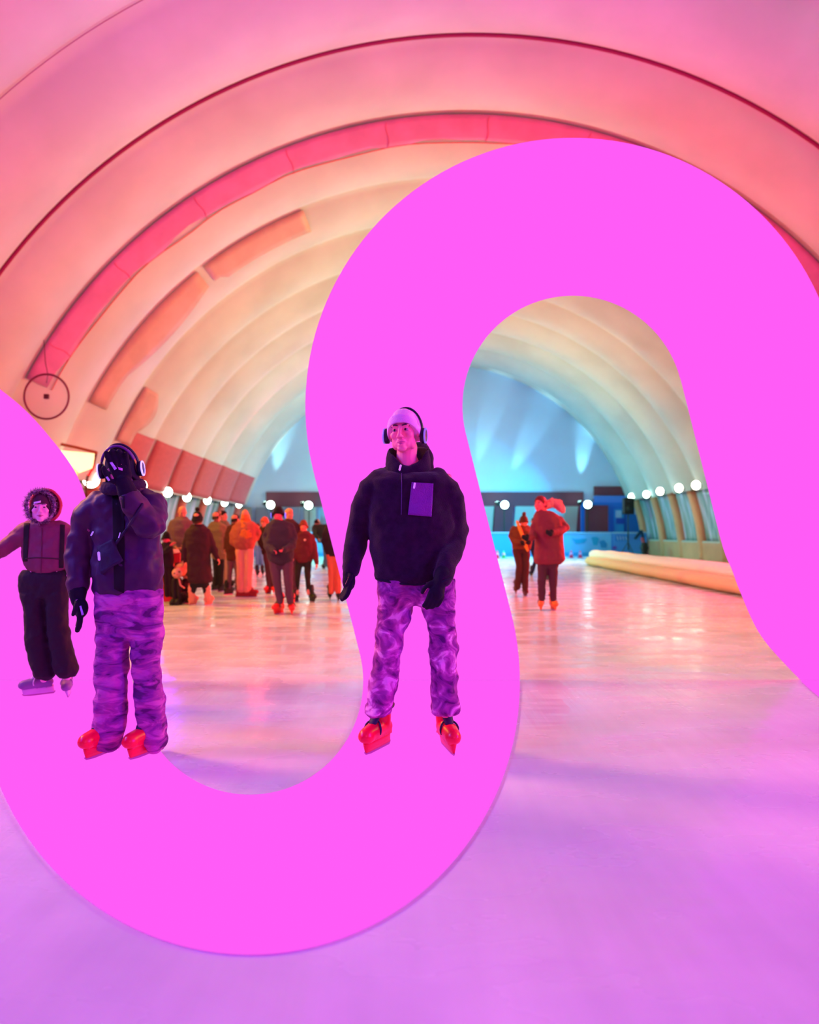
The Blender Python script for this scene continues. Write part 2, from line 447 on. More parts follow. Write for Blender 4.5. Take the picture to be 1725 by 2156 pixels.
def clip(poly, keep_above):
    out = []
    for i in range(len(poly)):
        a = poly[i]; b = poly[(i+1) % len(poly)]
        ia = (a[1] <= YB) == keep_above; ib = (b[1] <= YB) == keep_above
        if ia: out.append(a)
        if ia != ib:
            t = (YB-a[1])/(b[1]-a[1]); out.append((a[0]+(b[0]-a[0])*t, YB))
    return out
def ribbon_face(poly, fn, up):
    from mathutils.geometry import tessellate_polygon
    pts = [fn(x, y) for x, y in poly]
    tri = tessellate_polygon([[Vector((x, y, 0)) for x, y in poly]])
    return pts, [tuple(t) for t in tri]
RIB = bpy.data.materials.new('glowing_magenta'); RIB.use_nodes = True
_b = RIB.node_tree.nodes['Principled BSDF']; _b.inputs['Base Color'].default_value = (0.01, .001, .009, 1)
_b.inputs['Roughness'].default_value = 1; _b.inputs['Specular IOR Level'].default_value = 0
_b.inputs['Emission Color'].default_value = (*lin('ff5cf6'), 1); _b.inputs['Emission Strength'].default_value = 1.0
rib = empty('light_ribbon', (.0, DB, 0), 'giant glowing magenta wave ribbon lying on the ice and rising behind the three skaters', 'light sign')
TH = .012
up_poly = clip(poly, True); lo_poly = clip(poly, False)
def slab(name, poly, fn, off):
    pts, tri = ribbon_face(poly, fn, None); off = Vector(off); n = len(pts)
    mb = MB(); vs = pts+[p+off for p in pts]
    fs = list(tri)+[tuple(i+n for i in reversed(t)) for t in tri]+[(i, (i+1) % n, (i+1) % n+n, i+n) for i in range(n) if not (abs(poly[i][1]-YB) < .01 and abs(poly[(i+1) % n][1]-YB) < .01)]
    mb.add(vs, fs); return mb.build(name, RIB, rib, smooth=False)
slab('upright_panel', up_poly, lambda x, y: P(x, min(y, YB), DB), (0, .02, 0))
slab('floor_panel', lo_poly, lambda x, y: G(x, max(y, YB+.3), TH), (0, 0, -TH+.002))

# ------------------------------------------------------------------ floodlights and other fixtures
MW = mat('lamp_housing', '1c2a20', .5)
def lamp_glass(name, col, s): return mat(name, 'ffffff', .4, emit=col, es=s)
GL = lamp_glass('lamp_glass_warm', 'fff6d8', 22); GM = lamp_glass('lamp_glass_mint', 'd8ffe8', 22); GC = lamp_glass('lamp_glass_cyan', 'b8fff8', 24)
def floodlight(x, y, z, aim, glass, label, w=.34, group='floodlights along the walls'):
    k = .965 if y < 36.8 else 1; x *= k; y *= k; z = EYE+(z-EYE)*k      # stand clear of the vault
    o = empty('floodlight', (x, y, z), label, 'lamp', group)
    a = Vector(aim); a.normalize(); rot = a.to_track_quat('Y', 'Z').to_matrix()
    def tf(mb): mb.v = [Vector((x, y, z))+rot @ v for v in mb.v]; return mb
    mb = MB(); mb.rings([[Vector((w*r*cos(q), yy, w*r*sin(q))) for q in [2*pi*k/28 for k in range(28)]] for r, yy in ((.22, -.16), (.34, -.12), (.46, -.03), (.5, .0), (.47, .004))]); tf(mb).build('housing', MW, o)
    mb = MB(); circle_fan(mb, (0, .008, 0), w*.46, (0, 1, 0), 28, .008); tf(mb).build('lamp_glass', glass, o, smooth=False)
    mb = MB(); mb.tube([(-w*.58, -.03, 0), (-w*.58, -.03, -w*.55), (w*.58, -.03, -w*.55), (w*.58, -.03, 0)], .014, 8); tf(mb).build('bracket', MW, o)
    return o
names = ['first', 'second', 'third', 'fourth', 'fifth', 'sixth', 'seventh', 'eighth']
ly = [20.1, 23.4, 25.9, 28.3, 31.0, 33.9, 36.6]
lx = [-8.95, -8.75, -8.75, -8.8, -8.75, -8.75, -8.7]
lz = [2.72, 2.75, 2.68, 2.62, 2.62, 2.64, 2.66]
for i, (x, y, z) in enumerate(zip(lx, ly, lz)):
    floodlight(x, y, z, (.7, -.6, -.12), GL if i < 2 else GM,
               ['big glowing floodlight beside the hooded skater in the puffer jacket', 'warm floodlight just right of the skater with raised arm',
                'white floodlight above the bald man in the grey sweater', 'white floodlight above the woman in the long dark coat',
                'white floodlight above the man in the tan coat', 'white floodlight left of the long-haired woman',
                'small white floodlight above the long-haired woman'][i], .5 if i == 0 else .36, 'floodlights along the left wall')
for i, y in enumerate([27.5, 29.3, 31.6, 34.2, 36.6]):
    x = hall_x(y)+sqrt(HR*HR-(3.0-HZ)**2)-.42+(.12 if i > 2 else -.1); z = 3.04
    floodlight(x, y, z, (-.7, -.6, -.12), GM if i > 2 else GL,
               ['floodlight cut by the ribbon edge, nearest on the right wall', 'large white floodlight at the top of the second rib on the right wall',
                'white floodlight in the middle of the five on the right wall', 'small white floodlight second from the far end of the right wall',
                'small white floodlight beside the black loudspeaker'][i], .35, 'floodlights along the right wall')
for c_ in (18.1, 20.5, 23.1, 25.7, 28.3, 31.0, 33.9, 36.9):        # each lamp throws a narrow streak up the seam beside it
    for s_ in (-1, 1):
        spot('streak_light', (hall_x(c_)+s_*9.75, c_+.45, 3.15), (hall_x(c_)+s_*5.4, c_-.35, 8.5), 24, 'fff0c0' if c_ < 22 else 'd8ffe8', 500 if c_ < 22 else 1000, 1.0, .05)
ends = [((570, 1063), 'floodlight at the end wall behind the skater in blue headphones'),
        ((650, 1064), 'floodlight at the end wall left of the ribbon\'s middle stroke'),
        ((1063, 1063), 'cyan floodlight left of the man in the red coat'),
        ((1238, 1062), 'cyan floodlight right of the man in the red coat')]
for i, ((px, py), lab) in enumerate(ends):
    p = P(px, py, 36.9)
    floodlight(p.x, p.y, p.z, (-.1*(i-1.5), -1, -.1), GC if i > 1 else GM, lab, .42, 'floodlights at the end wall')
    floodlight(p.x-.34, p.y+.3, p.z+.12, (-.1, .6, 1), GC if i > 1 else GM, lab.replace('floodlight', 'small upturned floodlight'), .24, 'upturned floodlights at the end wall')
    tq = P(*{0: (600, 900), 1: (690, 880), 2: (1140, 870), 3: (1230, 930)}[i], 38)
    spot('end_beam', (p.x-.3, 37.35, p.z+.2), (tq.x, 38.0, tq.z), 22, 'c0ffe8' if i < 2 else 'a8f4ff', 1100, .9, .05)
    mb = MB(); mb.tube([(p.x, p.y+.15, 0), (p.x, p.y+.15, p.z-.2)], .03, 8)
    tag(mb.build('lamp_post', MW, base=(p.x, p.y+.15, 0)), 'thin dark post carrying the '+lab.replace("'s", ''), 'post', 'posts of the end wall floodlights')
q0 = P(985, 1063, 37.2); q1 = P(1045, 822, 38); spot('end_beam', (q0.x, 37.35, q0.z), (q1.x, 38.0, q1.z), 18, 'a8f4ff', 1400, .9, .05)
# red fabric panels low on the left vault
RED = mat('red_fabric', 'b4525e', .7, bump=.2, bscale=6, var=.1)
yy = [20.6, 23.1, 25.7, 28.3, 31.0, 33.9, 36.9]
labs = ['red fabric panel nearest the skater in the puffer jacket', 'red fabric panel right of the nearest one, above the bald man', 'red fabric panel above the woman in the long dark coat',
        'dusky red fabric panel above the tan coat', 'dusky red fabric panel left of the end one', 'far end dusky red fabric panel above the long-haired woman']
for i, (a, b) in enumerate(zip(yy, yy[1:])):
    zt = 4.35-.03*i
    mb = strip(-th_at(zt), -th_at(2.78), a+.16, b-.14, .03, 8, 10); c = sum(mb.v, Vector())/len(mb.v)
    tag(mb.build('wall_hanging', RED, base=c, solid=.01), labs[i], 'panel', 'red panels on the left vault')
# hanging hoop
hp = P(98, 835, 15.0); hr = 47/F*15
hoop = empty('hanging_disc', hp, 'round pale translucent disc with dark rim hanging on a wire at far left', 'disc')
mb = MB(); mb.tube([hp+Vector((cos(a)*hr, 0, sin(a)*hr)) for a in [2*pi*k/48 for k in range(48)]], .022, 8, close=True, up=(0,1,0)); mb.build('rim', mat('hoop_rim', '7a1a48', .5), hoop)
mb = MB(); circle_fan(mb, hp, hr-.01, (0,1,0), 48, .008); mb.build('disc', mat('hoop_film', 'ffd8e4', .9, alpha=.14, spec=0), hoop)
MB().box((hp.x-.05, hp.y-.03, hp.z-.05), (hp.x+.05, hp.y+.03, hp.z+.05)).build('hub', mat('hub_dark', '5c0c34', .5), hoop, smooth=False, bevel=.006)
top = P(96, 765, 15.05); mb = MB(); mb.tube([hp+Vector((0, 0, hr*.62)), hp+Vector((.02, .02, hr)), top, top+Vector((-.12, .1, .95))], .008, 6); mb.build('wire', mat('wire', '3a1020', .6), hoop)
# cloth pocket under the left ribs; the floodlight's glow is put in as emission
mb = MB(); q = [P(128, 948, 17.2), P(201, 955, 17.2), P(193, 984, 17.0), P(166, 994, 16.9), P(140, 972, 17.0)]
mb.add(q+[p+Vector((-.1, .25, 0)) for p in q], [(0,1,2,3,4), (9,8,7,6,5)]+[(i, (i+1) % 5, (i+1) % 5+5, i+5) for i in range(5)])
tag(mb.build('light_box', mat('lit_cloth', 'fff0c8', .6, emit='ffe2a0', es=1.6), base=q[2], smooth=False), 'bright cream lit cloth pocket under the ribs at left', 'lamp')
mb = MB(); mb.tube([P(118, 933, 17.1), P(160, 942, 17.1), P(203, 953, 17.1)], .035, 8)
tag(mb.build('rope', mat('brown_rope', 'a8502c', .7), base=P(160, 942, 17.1)), 'brown rope edge above the bright cloth pocket', 'rope')
mb = MB(); mb.tube([P(203, 953, 17.1), P(196, 985, 17.4), P(184, 1005, 18), P(181, 1030, 19), P(186, 1060, 19.2)], .03, 8)
tag(mb.build('cable', mat('dark_cable', '6a2c18', .7), base=P(184, 1005, 18)), 'dark cable looping down left of the big floodlight', 'cable')
spot('pocket_light', P(150, 1015, 18.5), P(150, 900, 18.9), 80, 'ffc860', 60, .9)

# ------------------------------------------------------------------ end of the hall
MAROON = mat('maroon_cloth', '6a3a4a', .8); GREYP = mat('grey_panel', '9aa8a4', .6); BLUE = mat('blue_panel', '1878e8', .5, var=.1, vscale=1)
SKY = mat('sky_board', '5cb8ff', .45, var=.08, vscale=2); DEEP = mat('deep_blue', '0c50d0', .5); TEAL = mat('teal_paint', '00a0e0', .5)
def board(name, px0, py0, px1, py1, d, m, label, cat, th=.06, group=None, slant=0):
    a = P(px0, py1, d); b = P(px1, py0, d)
    vs = [(a.x, d, a.z), (b.x, d, a.z), (b.x+slant, d, b.z), (a.x+slant, d, b.z)]
    mb = MB(); mb.add([Vector(v) for v in vs]+[Vector(v)+Vector((0, th, 0)) for v in vs], [(0,1,2,3), (7,6,5,4), (0,4,5,1), (1,5,6,2), (2,6,7,3), (3,7,4,0)])
    return tag(mb.build(name, m, base=(a.x, d, a.z), smooth=False), label, cat, group)
board('banner', 560, 1036, 1229, 1067, 37.8, MAROON, 'long maroon cloth band across the end wall', 'banner')
board('banner', 1251, 1024, 1326, 1043, 37.8, MAROON, 'short maroon strip high at the right of the end wall', 'banner')
board('banner', 1249, 1050, 1312, 1056, 37.8, MAROON, 'thin maroon strip under the short one on the end wall', 'banner')
for i, (x0, x1, m, lab) in enumerate([(1012, 1038, GREYP, 'grey panel at the ribbon edge'), (1036, 1078, MAROON, 'slanted maroon panel left of the leaning skater'),
        (1081, 1122, GREYP, 'grey panel behind the leaning skater'), (1185, 1213, GREYP, 'grey panel right of the red coat'),
        (1213, 1228, MAROON, 'narrow maroon panel right of the red coat')]):
    board('wall_panel', x0, 1066, x1, 1126, 37.75, m, lab+' on the end wall', 'panel', slant=.12, group='panels along the end wall')
board('wall_panel', 1232, 1064, 1281, 1119, 37.2, MAROON, 'square maroon panel in the blue wall', 'panel', th=.05)
for i, x in enumerate(range(505, 700, 34)):
    board('wall_panel', x, 1068, x+24, 1150, 37.75, mat('slate', '7c8ca4', .6) if i % 2 else GREYP, 'grey blue panel low on the end wall behind the crowd', 'panel', group='grey panels behind the crowd')
pt = P(1293, 1120, 37.5); part = empty('partition', (pt.x, 37.5, 0), 'bright blue partition wall with a light blue door right of the red coat', 'partition')
def pboard(name, px0, py0, px1, py1, d, m, th=.06):
    a = P(px0, py1, d); b = P(px1, py0, d)
    mb = MB(); mb.box((a.x, d, max(0, a.z)), (b.x, d+th, b.z)); return mb.build(name, m, part, smooth=False)
pboard('panel', 1224, 1058, 1362, 1168, 37.5, BLUE, .1)
pboard('top_strip', 1251, 1044, 1326, 1058, 37.6, mat('mid_blue', '4888f0', .5))
pboard('door', 1293, 1072, 1314, 1166, 37.42, mat('azure', '1c9cf0', .5), .08)
pboard('window', 1298, 1091, 1315, 1103, 37.38, DEEP, .05)
pboard('poster', 1297, 1075, 1309, 1090, 37.39, mat('pale_sky', '8cc8ff', .5), .04)
pboard('poster', 1337, 1073, 1346, 1083, 37.47, mat('pale_sky', '8cc8ff', .5), .04)
# painted boards around the far end of the rink
def rink_board(px0, px1, d, label, col=SKY):
    a = P(px0, 1122, d); b = P(px1, 1122, d); o = empty('rink_board', ((a.x+b.x)/2, d, 0), label, 'rink board', 'boards around the far end')
    MB().box((a.x, d, .02), (b.x, d+.08, a.z)).build('panel', col, o, smooth=False, bevel=.01)
    MB().box((a.x, d-.03, a.z-.03), (b.x, d+.1, a.z+.04)).build('top_rail', mat('rail_blue', '8cd0ff', .4), o, smooth=False, bevel=.01)
    MB().box((a.x, d-.03, .0), (b.x, d, .2)).build('kick_strip', mat('kick_blue', '1898e0', .4), o, smooth=False)
    return o
def blob(o, pts, d, m):
    q = [P(x, y, d) for x, y in pts]; n = len(q); mb = MB()
    mb.add(q+[p+Vector((0, .012, 0)) for p in q], [tuple(range(n)), tuple(range(2*n-1, n-1, -1))]+[(i, (i+1) % n, (i+1) % n+n, i+n) for i in range(n)])
    mb.build('painted_shape', m, o, smooth=False)
rink_board(505, 700, 36.0, 'pale blue rink board behind the crowd')
rink_board(1000, 1110, 36.0, 'bright blue rink board behind the leaning skater', mat('board_azure', '1aa4ff', .45))
o = rink_board(1112, 1288, 36.0, 'pale blue rink board with painted boats right of the red coat')
blob(o, [(1204, 1133), (1211, 1135), (1230, 1134), (1237, 1135), (1231, 1143), (1213, 1145)], 35.98, TEAL)
blob(o, [(1245, 1131), (1256, 1130), (1262, 1134), (1258, 1148), (1250, 1148)], 35.98, TEAL)
blob(o, [(1262, 1140), (1272, 1137), (1279, 1146), (1277, 1154), (1266, 1153)], 35.98, mat('boat_blue', '0c88d8', .5))
o = rink_board(1290, 1362, 36.0, 'blue rink board behind the loudspeaker stand', mat('board_blue', '3c90f0', .45))
blob(o, [(1296, 1127), (1324, 1127), (1324, 1139), (1296, 1139)], 35.98, mat('sign_blue', '0878e0', .5))
blob(o, [(1335, 1134), (1348, 1116), (1354, 1116), (1358, 1138), (1353, 1138), (1350, 1124), (1340, 1136)], 35.9, mat('sign_dark', '083c60', .5))
blob(o, [(1290, 1151), (1296, 1149), (1300, 1153), (1296, 1157), (1291, 1156)], 35.98, mat('violet', '5a40c8', .5))
# letters on the board read as an arena sign, too soft to make out: narrow strokes
for k, x in enumerate((1299, 1305, 1311, 1317)):
    blob(o, [(x, 1129), (x+1.3, 1129), (x+3.6, 1137), (x+2.4, 1137)], 35.96, mat('sign_white', 'a8d8ff', .5))
def cone(px, py, col, label):
    p = G(px, py); p.z = 0; o = empty('traffic_cone', p, label, 'cone', 'cones in front of the far boards')
    MB().box((p.x-.15, p.y-.15, 0), (p.x+.15, p.y+.15, .03)).build('base', col, o, smooth=False, bevel=.01)
    mb = MB(); mb.loft([(p.x, p.y, .03, .1, .1), (p.x, p.y, .36, .025, .025)], 20, 2); mb.build('cone', col, o)
    mb = MB(); mb.loft([(p.x, p.y, .16, .083, .083), (p.x, p.y, .25, .056, .056)], 20, 2); mb.build('stripe', mat('cone_stripe', 'd8b0ff', .4), o)
RC = mat('cone_red', 'e04078', .5)
cone(1047, 1175.5, RC, 'reddish cone at the ribbon edge'); cone(1061, 1175.5, mat('cone_green', '38c890', .5), 'green cone left of the leaning skater')
cone(1203, 1175, RC, 'red cone nearest the red coat'); cone(1222, 1175, RC, 'red cone in the middle of the three right of the red coat'); cone(1247, 1175, RC, 'red cone at the end of the padded barrier')
# loudspeaker on its stand
sp = P(1323, 1120, 35.3); sp.z = 0; D = sp.y
BK = mat('black_plastic', '14141a', .5)
o = empty('speaker_stand', sp, 'thin dark tripod stand under the black loudspeaker', 'stand')
zt = P(1322, 1083, D).z
mb = MB(); mb.tube([(sp.x, D, .35), (sp.x, D, zt)], .03, 10); mb.build('pole', mat('stand_metal', '0c3048', .4), o)
for k in range(3):
    a = 2*pi*k/3+.5; mb = MB(); mb.tube([(sp.x, D, .75), (sp.x+cos(a)*.42, D+sin(a)*.42, .03)], .018, 8); mb.build('leg', mat('stand_metal', '0c3048', .4), o)
o = empty('loudspeaker', (sp.x, D, zt), 'black loudspeaker on a tripod stand in front of the blue wall', 'speaker')
zz = P(1322, 1048, D).z; w = .25
MB().box((sp.x-w, D-.2, zt), (sp.x+w, D+.2, zz)).build('cabinet', BK, o, smooth=False, bevel=.04)
mb = MB(); circle_fan(mb, (sp.x, D-.21, zt+.3), .17, (0,1,0), 24, .02); mb.build('woofer', mat('speaker_grey', '26262c', .7), o)
mb = MB(); circle_fan(mb, (sp.x, D-.21, zz-.18), .07, (0,1,0), 20, .02); mb.build('tweeter', mat('speaker_grey', '26262c', .7), o)
mb = MB(); p = P(1372, 1172, 34.5); mb.tube([(p.x-.45, p.y, .9), (p.x-.3, p.y, .5), (p.x-.25, p.y, .08)], [.08, .09, .07], 10)
tag(mb.build('padding', mat('padding_red', 'a04058', .6), base=(p.x, p.y, 0)), 'dull red padding at the far corner of the right wall', 'padding')
mb = MB(); p = P(1357, 1155, 33); mb.loft([(p.x, p.y, .0, .1, .12), (p.x, p.y, .3, .12, .15), (p.x, p.y, .5, .2, .15), (p.x, p.y, .75, .12, .12)], 16)
tag(mb.build('bag', BK, base=(p.x, p.y, 0)), 'dark bag at the foot of the far corner', 'bag')
# padded barrier rolls on the right
def roll(pts, r, name, m, label, seed, grp):
    n = 40; P_ = []
    for k in range(n+1):
        t = k/n*(len(pts)-1); i = min(int(t), len(pts)-2); u = t-i; a, b = Vector(pts[i]), Vector(pts[i+1])
        q = a.lerp(b, u); q.z += .025*noise.noise(Vector((k*.35, seed, 0))); q.x += .06*noise.noise(Vector((k*.2, seed, 4))); P_.append(q)
    mb = MB(); mb.tube(P_, [r*(1+.1*noise.noise(Vector((k*.5, seed, 9)))) for k in range(n+1)], 18, flat=.8)
    c = Vector(pts[0]); c.z = 0
    return tag(mb.build(name, m, base=c, sub=1), label, 'barrier', grp)
PAD = mat('white_padding', 'f4ece0', .5, bump=.5, bscale=3); PAD2 = mat('cream_padding', 'e8c890', .55, bump=.5, bscale=3)
roll([(6.55, 9.5, .17), (6.5, 14, .17), (6.62, 20, .17), (6.75, 26.5, .17)], .2, 'padded_barrier', PAD2, 'lower cream padded roll along the right edge of the ice', 1, 'padded rolls')
roll([(6.95, 9.5, .36), (6.9, 14, .37), (6.95, 20, .38), (7.05, 27.0, .38)], .22, 'padded_barrier', PAD, 'upper white padded roll along the right edge of the ice', 2, 'padded rolls')
roll([(7.45, 9.5, .3), (7.4, 14, .3), (7.45, 20, .3), (7.5, 27.0, .3)], .28, 'padded_barrier', PAD, 'white padded roll behind, against the wall side of the barrier', 3, 'padded rolls')
# ================================================================== people
def rotz(a): return Matrix.Rotation(a, 3, 'Z')
class LB(MB):
    """mesh builder with a local frame: origin, rotation, scale"""
    def __init__(s, o=(0,0,0), R=None, k=1.0): super().__init__(); s.o = Vector(o); s.R = R or Matrix.Identity(3); s.k = k
    def add(s, vs, fs): return super().add([s.o+s.R @ (Vector(v)*s.k) for v in vs], fs)
def head_shape(mb, ears=True):
    mb.ell((0, .018, .035), (.075, .096, .086)); mb.ell((0, -.022, -.015), (.061, .060, .085))
    mb.ell((0, -.030, -.070), (.054, .050, .036)); mb.ell((0, -.03, -.045), (.062, .05, .05)); mb.ell((0, -.066, -.100), (.027, .020, .016))
    for s in (-1, 1):
        mb.ell((s*.039, -.058, -.026), (.024, .023, .022)); mb.ell((s*.045, -.015, -.065), (.020, .04, .035))
        mb.ell((s*.028, -.078, .022), (.024, .012, .008)); mb.ell((s*.012, -.098, -.040), (.009, .011, .008))
        mb.tube([(s*.018, -.079, .006), (s*.031, -.080, .009), (s*.044, -.073, .005)], .0042, 8)
        mb.tube([(s*.018, -.079, -.010), (s*.031, -.080, -.0125), (s*.044, -.073, -.009)], .0038, 8)
        if ears: mb.ell((s*.078, .008, -.008), (.011, .020, .031))
    mb.tube([(0, -.082, .018), (0, -.096, -.012), (0, -.109, -.034)], [.008, .0095, .0125], 10)
    mb.ell((0, -.080, -.056), (.022, .012, .010)); mb.ell((0, -.079, -.082), (.020, .012, .010))
    mb.tube([(-.024, -.076, -.066), (0, -.088, -.0635), (.024, -.076, -.066)], [.003, .006, .003], 8)
    mb.tube([(-.019, -.076, -.073), (0, -.087, -.0745), (.019, -.076, -.073)], [.003, .007, .003], 8)
EYEW = mat('eye_white', 'b880a8', .3); IRIS = mat('iris', '2a1028', .2); 
def face_bits(parent, o, R, k, brow, lip, eyes=True):
    def L(): return LB(o, R, k)
    if eyes:
        for s in (-1, 1):
            mb = L(); mb.ell((s*.031, -.0745, -.001), (.0135, .0085, .0085)); e = mb.build('eye', EYEW, parent)
            mb = L(); mb.ell((s*.030-.002, -.0812, .0), (.0064, .0035, .0064)); mb.build('iris', IRIS, e)
    for s in (-1, 1):
        mb = L(); mb.tube([(s*.014, -.0885, .0225), (s*.031, -.0895, .0255), (s*.050, -.074, .0185)], [.0035, .0042, .0022], 8); mb.build('eyebrow', brow, parent)
    mb = L(); mb.tube([(-.023, -.0785, -.067), (0, -.0925, -.065), (.023, -.0785, -.067)], [.0015, .0045, .0015], 8)
    mb.tube([(-.018, -.079, -.0725), (0, -.0915, -.0745), (.018, -.079, -.0725)], [.0015, .0055, .0015], 8); mb.build('lips', lip, parent)
def hat_shape(mb, rx=.088, ry=.106, top=.125, front=.035, back=-.03, side=0, fold=.045, thick=.012, cy=.014):
    """knitted cap: a dome down to a brim, with a folded cuff"""
    seg = 36; rg = []
    def brim(a):
        s = sin(a); z = front*(1-s)/2+back*(1+s)/2; return z-side*abs(cos(a))**4
    for i in range(13):
        t = i/12*pi/2; q = []
        for k in range(seg):
            a = 2*pi*k/seg; zb = brim(a); rad = sin(max(t, .05))**.85
            q.append(Vector((rx*rad*cos(a), cy+ry*rad*sin(a), zb+(top-zb)*cos(t))))
        rg.append(q)
    inner = [Vector((v.x*.93, cy+(v.y-cy)*.93, v.z)) for v in rg[-1]]; mb.rings(rg+[inner], cap=True)
    if fold:
        rg = []
        for zo, ro in ((-.003, .0), (-.004, thick*.8), (.008, thick), (fold*.8, thick*.9), (fold, thick*.3), (fold*.7, -.005), (0, -.006)):
            rg.append([Vector(((rx+ro)*cos(a), cy+(ry+ro)*sin(a), brim(a)+zo)) for a in [2*pi*k/seg for k in range(seg)]])
        mb.rings(rg, close=True)
def hand_shape(mb, w, u, v, k=1.0, curl=.5, r=.0095, spread=.0):
    """w wrist point, u towards the fingers, v towards the thumb; fingers curl towards u x v"""
    w = Vector(w); u = Vector(u).normalized(); v = Vector(v); v = (v-u*v.dot(u)).normalized(); n = u.cross(v)
    R = Matrix((v, u, n)).transposed()
    mb.ell(w+u*.045*k, (.040*k, .052*k, .018*k), R); mb.tube([w-u*.03*k, w+u*.02*k], [.027*k, .026*k], 12, flat=.75, up=n)
    for i, (off, ln) in enumerate(((.030, .075), (.010, .084), (-.010, .078), (-.029, .060))):
        p = w+u*.078*k+v*off*k; a = 0; pts = [w+u*.05*k+v*off*.8*k, p]
        for s, f in enumerate((.45, .32, .23)):
            a += curl*(.7+.25*s+.08*i); d = u*cos(a)+n*sin(a)+v*(spread*(1.5-i)*.15)
            p = p+d.normalized()*ln*f*k; pts.append(p)
        mb.tube(pts, [r*k*1.05, r*k*1.08, r*k, r*k*.95, r*k*.82], 10)
    p = w+u*.012*k+v*.022*k; pts = [p]
    for d, l in ((u*.55+v*.75+n*.2, .035), (u*.85+v*.35+n*.35, .03), (u*.9+v*.05+n*.45, .024)):
        p = p+d.normalized()*l*k; pts.append(p)
    mb.tube(pts, [.014*k, .0125*k, .0115*k, .0095*k], 10)
BLADE = mat('steel', 'b870b0', .3, metal=.7)
def skate(parent, x, y, yaw, boot, dark, k=1.0, lean=0.0, z0=0.0, holder=None, strap=True, shaft=.30, pitch=0.0):
    """an ice skate standing at x,y; yaw 0 points at the camera (-Y), positive turns to the viewer's right"""
    d = rotz(yaw) @ Matrix.Rotation(lean, 3, 'Y') @ Matrix.Rotation(pitch, 3, 'X')
    # local frame: -Y forward
    def L(): return LB((x, y, z0), d, k)
    mb = L(); mb.tube([(0, -.16, .115), (0, -.08, .12), (0, .0, .12), (0, .05, .115)], [.040, .050, .044, .042], 16, flat=.9)
    mb.ell((0, -.15, .105), (.046, .055, .040)); mb.box((-.034, -.17, .070), (.034, .075, .09))
    mb.tube([(0, .02, .12), (0, .012, .2), (0, .02, shaft)], [.044, .049, .056], 16)
    b = mb.build('skate', boot, parent, voxel=.009*k, sm=3)
    base = parent_base(b)
    mb = L(); mb.loft([(0, -.03, .016, .010, .13), (0, -.035, .035, .016, .13), (0, -.04, .055, .022, .13), (0, -.04, .08, .032, .13)], 20, 3); mb.build('blade_holder', holder or boot, b)
    mb = L(); rg = [[(sx*.002, yy, zz) for sx, zz in ((-1, lo), (1, lo), (1, .022), (-1, .022))] for yy, lo in ((-.168, .018), (-.155, .006), (-.1, 0), (.09, 0), (.100, .008), (.105, .018))]
    mb.rings([[Vector(v) for v in q] for q in rg]); mb.build('blade', BLADE, b, smooth=False)
    mb = L(); mb.tube([(0, -.085, .165), (0, -.052, .2), (0, -.032, .25), (0, -.03, shaft+.03)], [.026, .03, .034, .036], 12, flat=.5, up=(0, -1, 0)); mb.build('tongue', dark, b)
    if strap:
        mb = L(); mb.tube([(.050*cos(a), -.075+.02*sin(a)*0-.012*cos(2*a), .128+.045*sin(a)) for a in [-.5+(pi+1)*i/14 for i in range(15)]], .0055, 8); mb.build('strap', dark, b)
        mb = L(); mb.tube([(.056*cos(a), .016+.060*sin(a), .235+.012*sin(a)) for a in [2*pi*i/20 for i in range(20)]], .009, 8, close=True, up=(0, 0, 1)); mb.build('strap', dark, b)
    return b
GLOW = mat('glow_ring', '8c78d8', .4, emit='9c80ff', es=.4); PHONE = mat('headphone_shell', '1a1236', .35)
SILV = mat('headphone_silver', 'c8b8e8', .3)
def headphones(parent, o, R, k, rx=.098, top=.142, cz=-.012, glow=GLOW, cy=.01, cr=.036):
    def L(): return LB(o, R, k)
    h = None
    mb = L(); pts = [(rx*cos(a), cy+.012*sin(a), cz+.02+(top-cz-.02)*sin(a)**1.15) for a in [pi*i/24 for i in range(25)]]
    mb.tube(pts, .0065, 10, flat=2.0, up=(0, 1, 0)); h = mb.build('headphones', PHONE, parent)
    for sl in (pts[1:8], pts[17:24]):
        mb = L(); mb.tube([(p[0]*.965, p[1]-.008, p[2]-.004) for p in sl], .003, 8); mb.build('slider', SILV, h)
    for s in (-1, 1):
        mb = L(); rg = []
        for xo, r in ((-.014, .8), (-.012, 1), (.004, 1.03), (.012, .98), (.016, .8)):
            rg.append([Vector((s*(rx+xo*1.0+.004), cy+cr*r*cos(a), cz+cr*1.15*r*sin(a))) for a in [2*pi*j/24 for j in range(24)]])
        mb.rings(rg); cup = mb.build('ear_cup', PHONE, h)
        mb = L(); mb.tube([(s*(rx+.017), cy+cr*.92*cos(a), cz+cr*1.05*sin(a)) for a in [2*pi*j/24 for j in range(24)]], .0055, 8, close=True, up=(1, 0, 0)); mb.build('glow_ring', glow, cup)
    return h

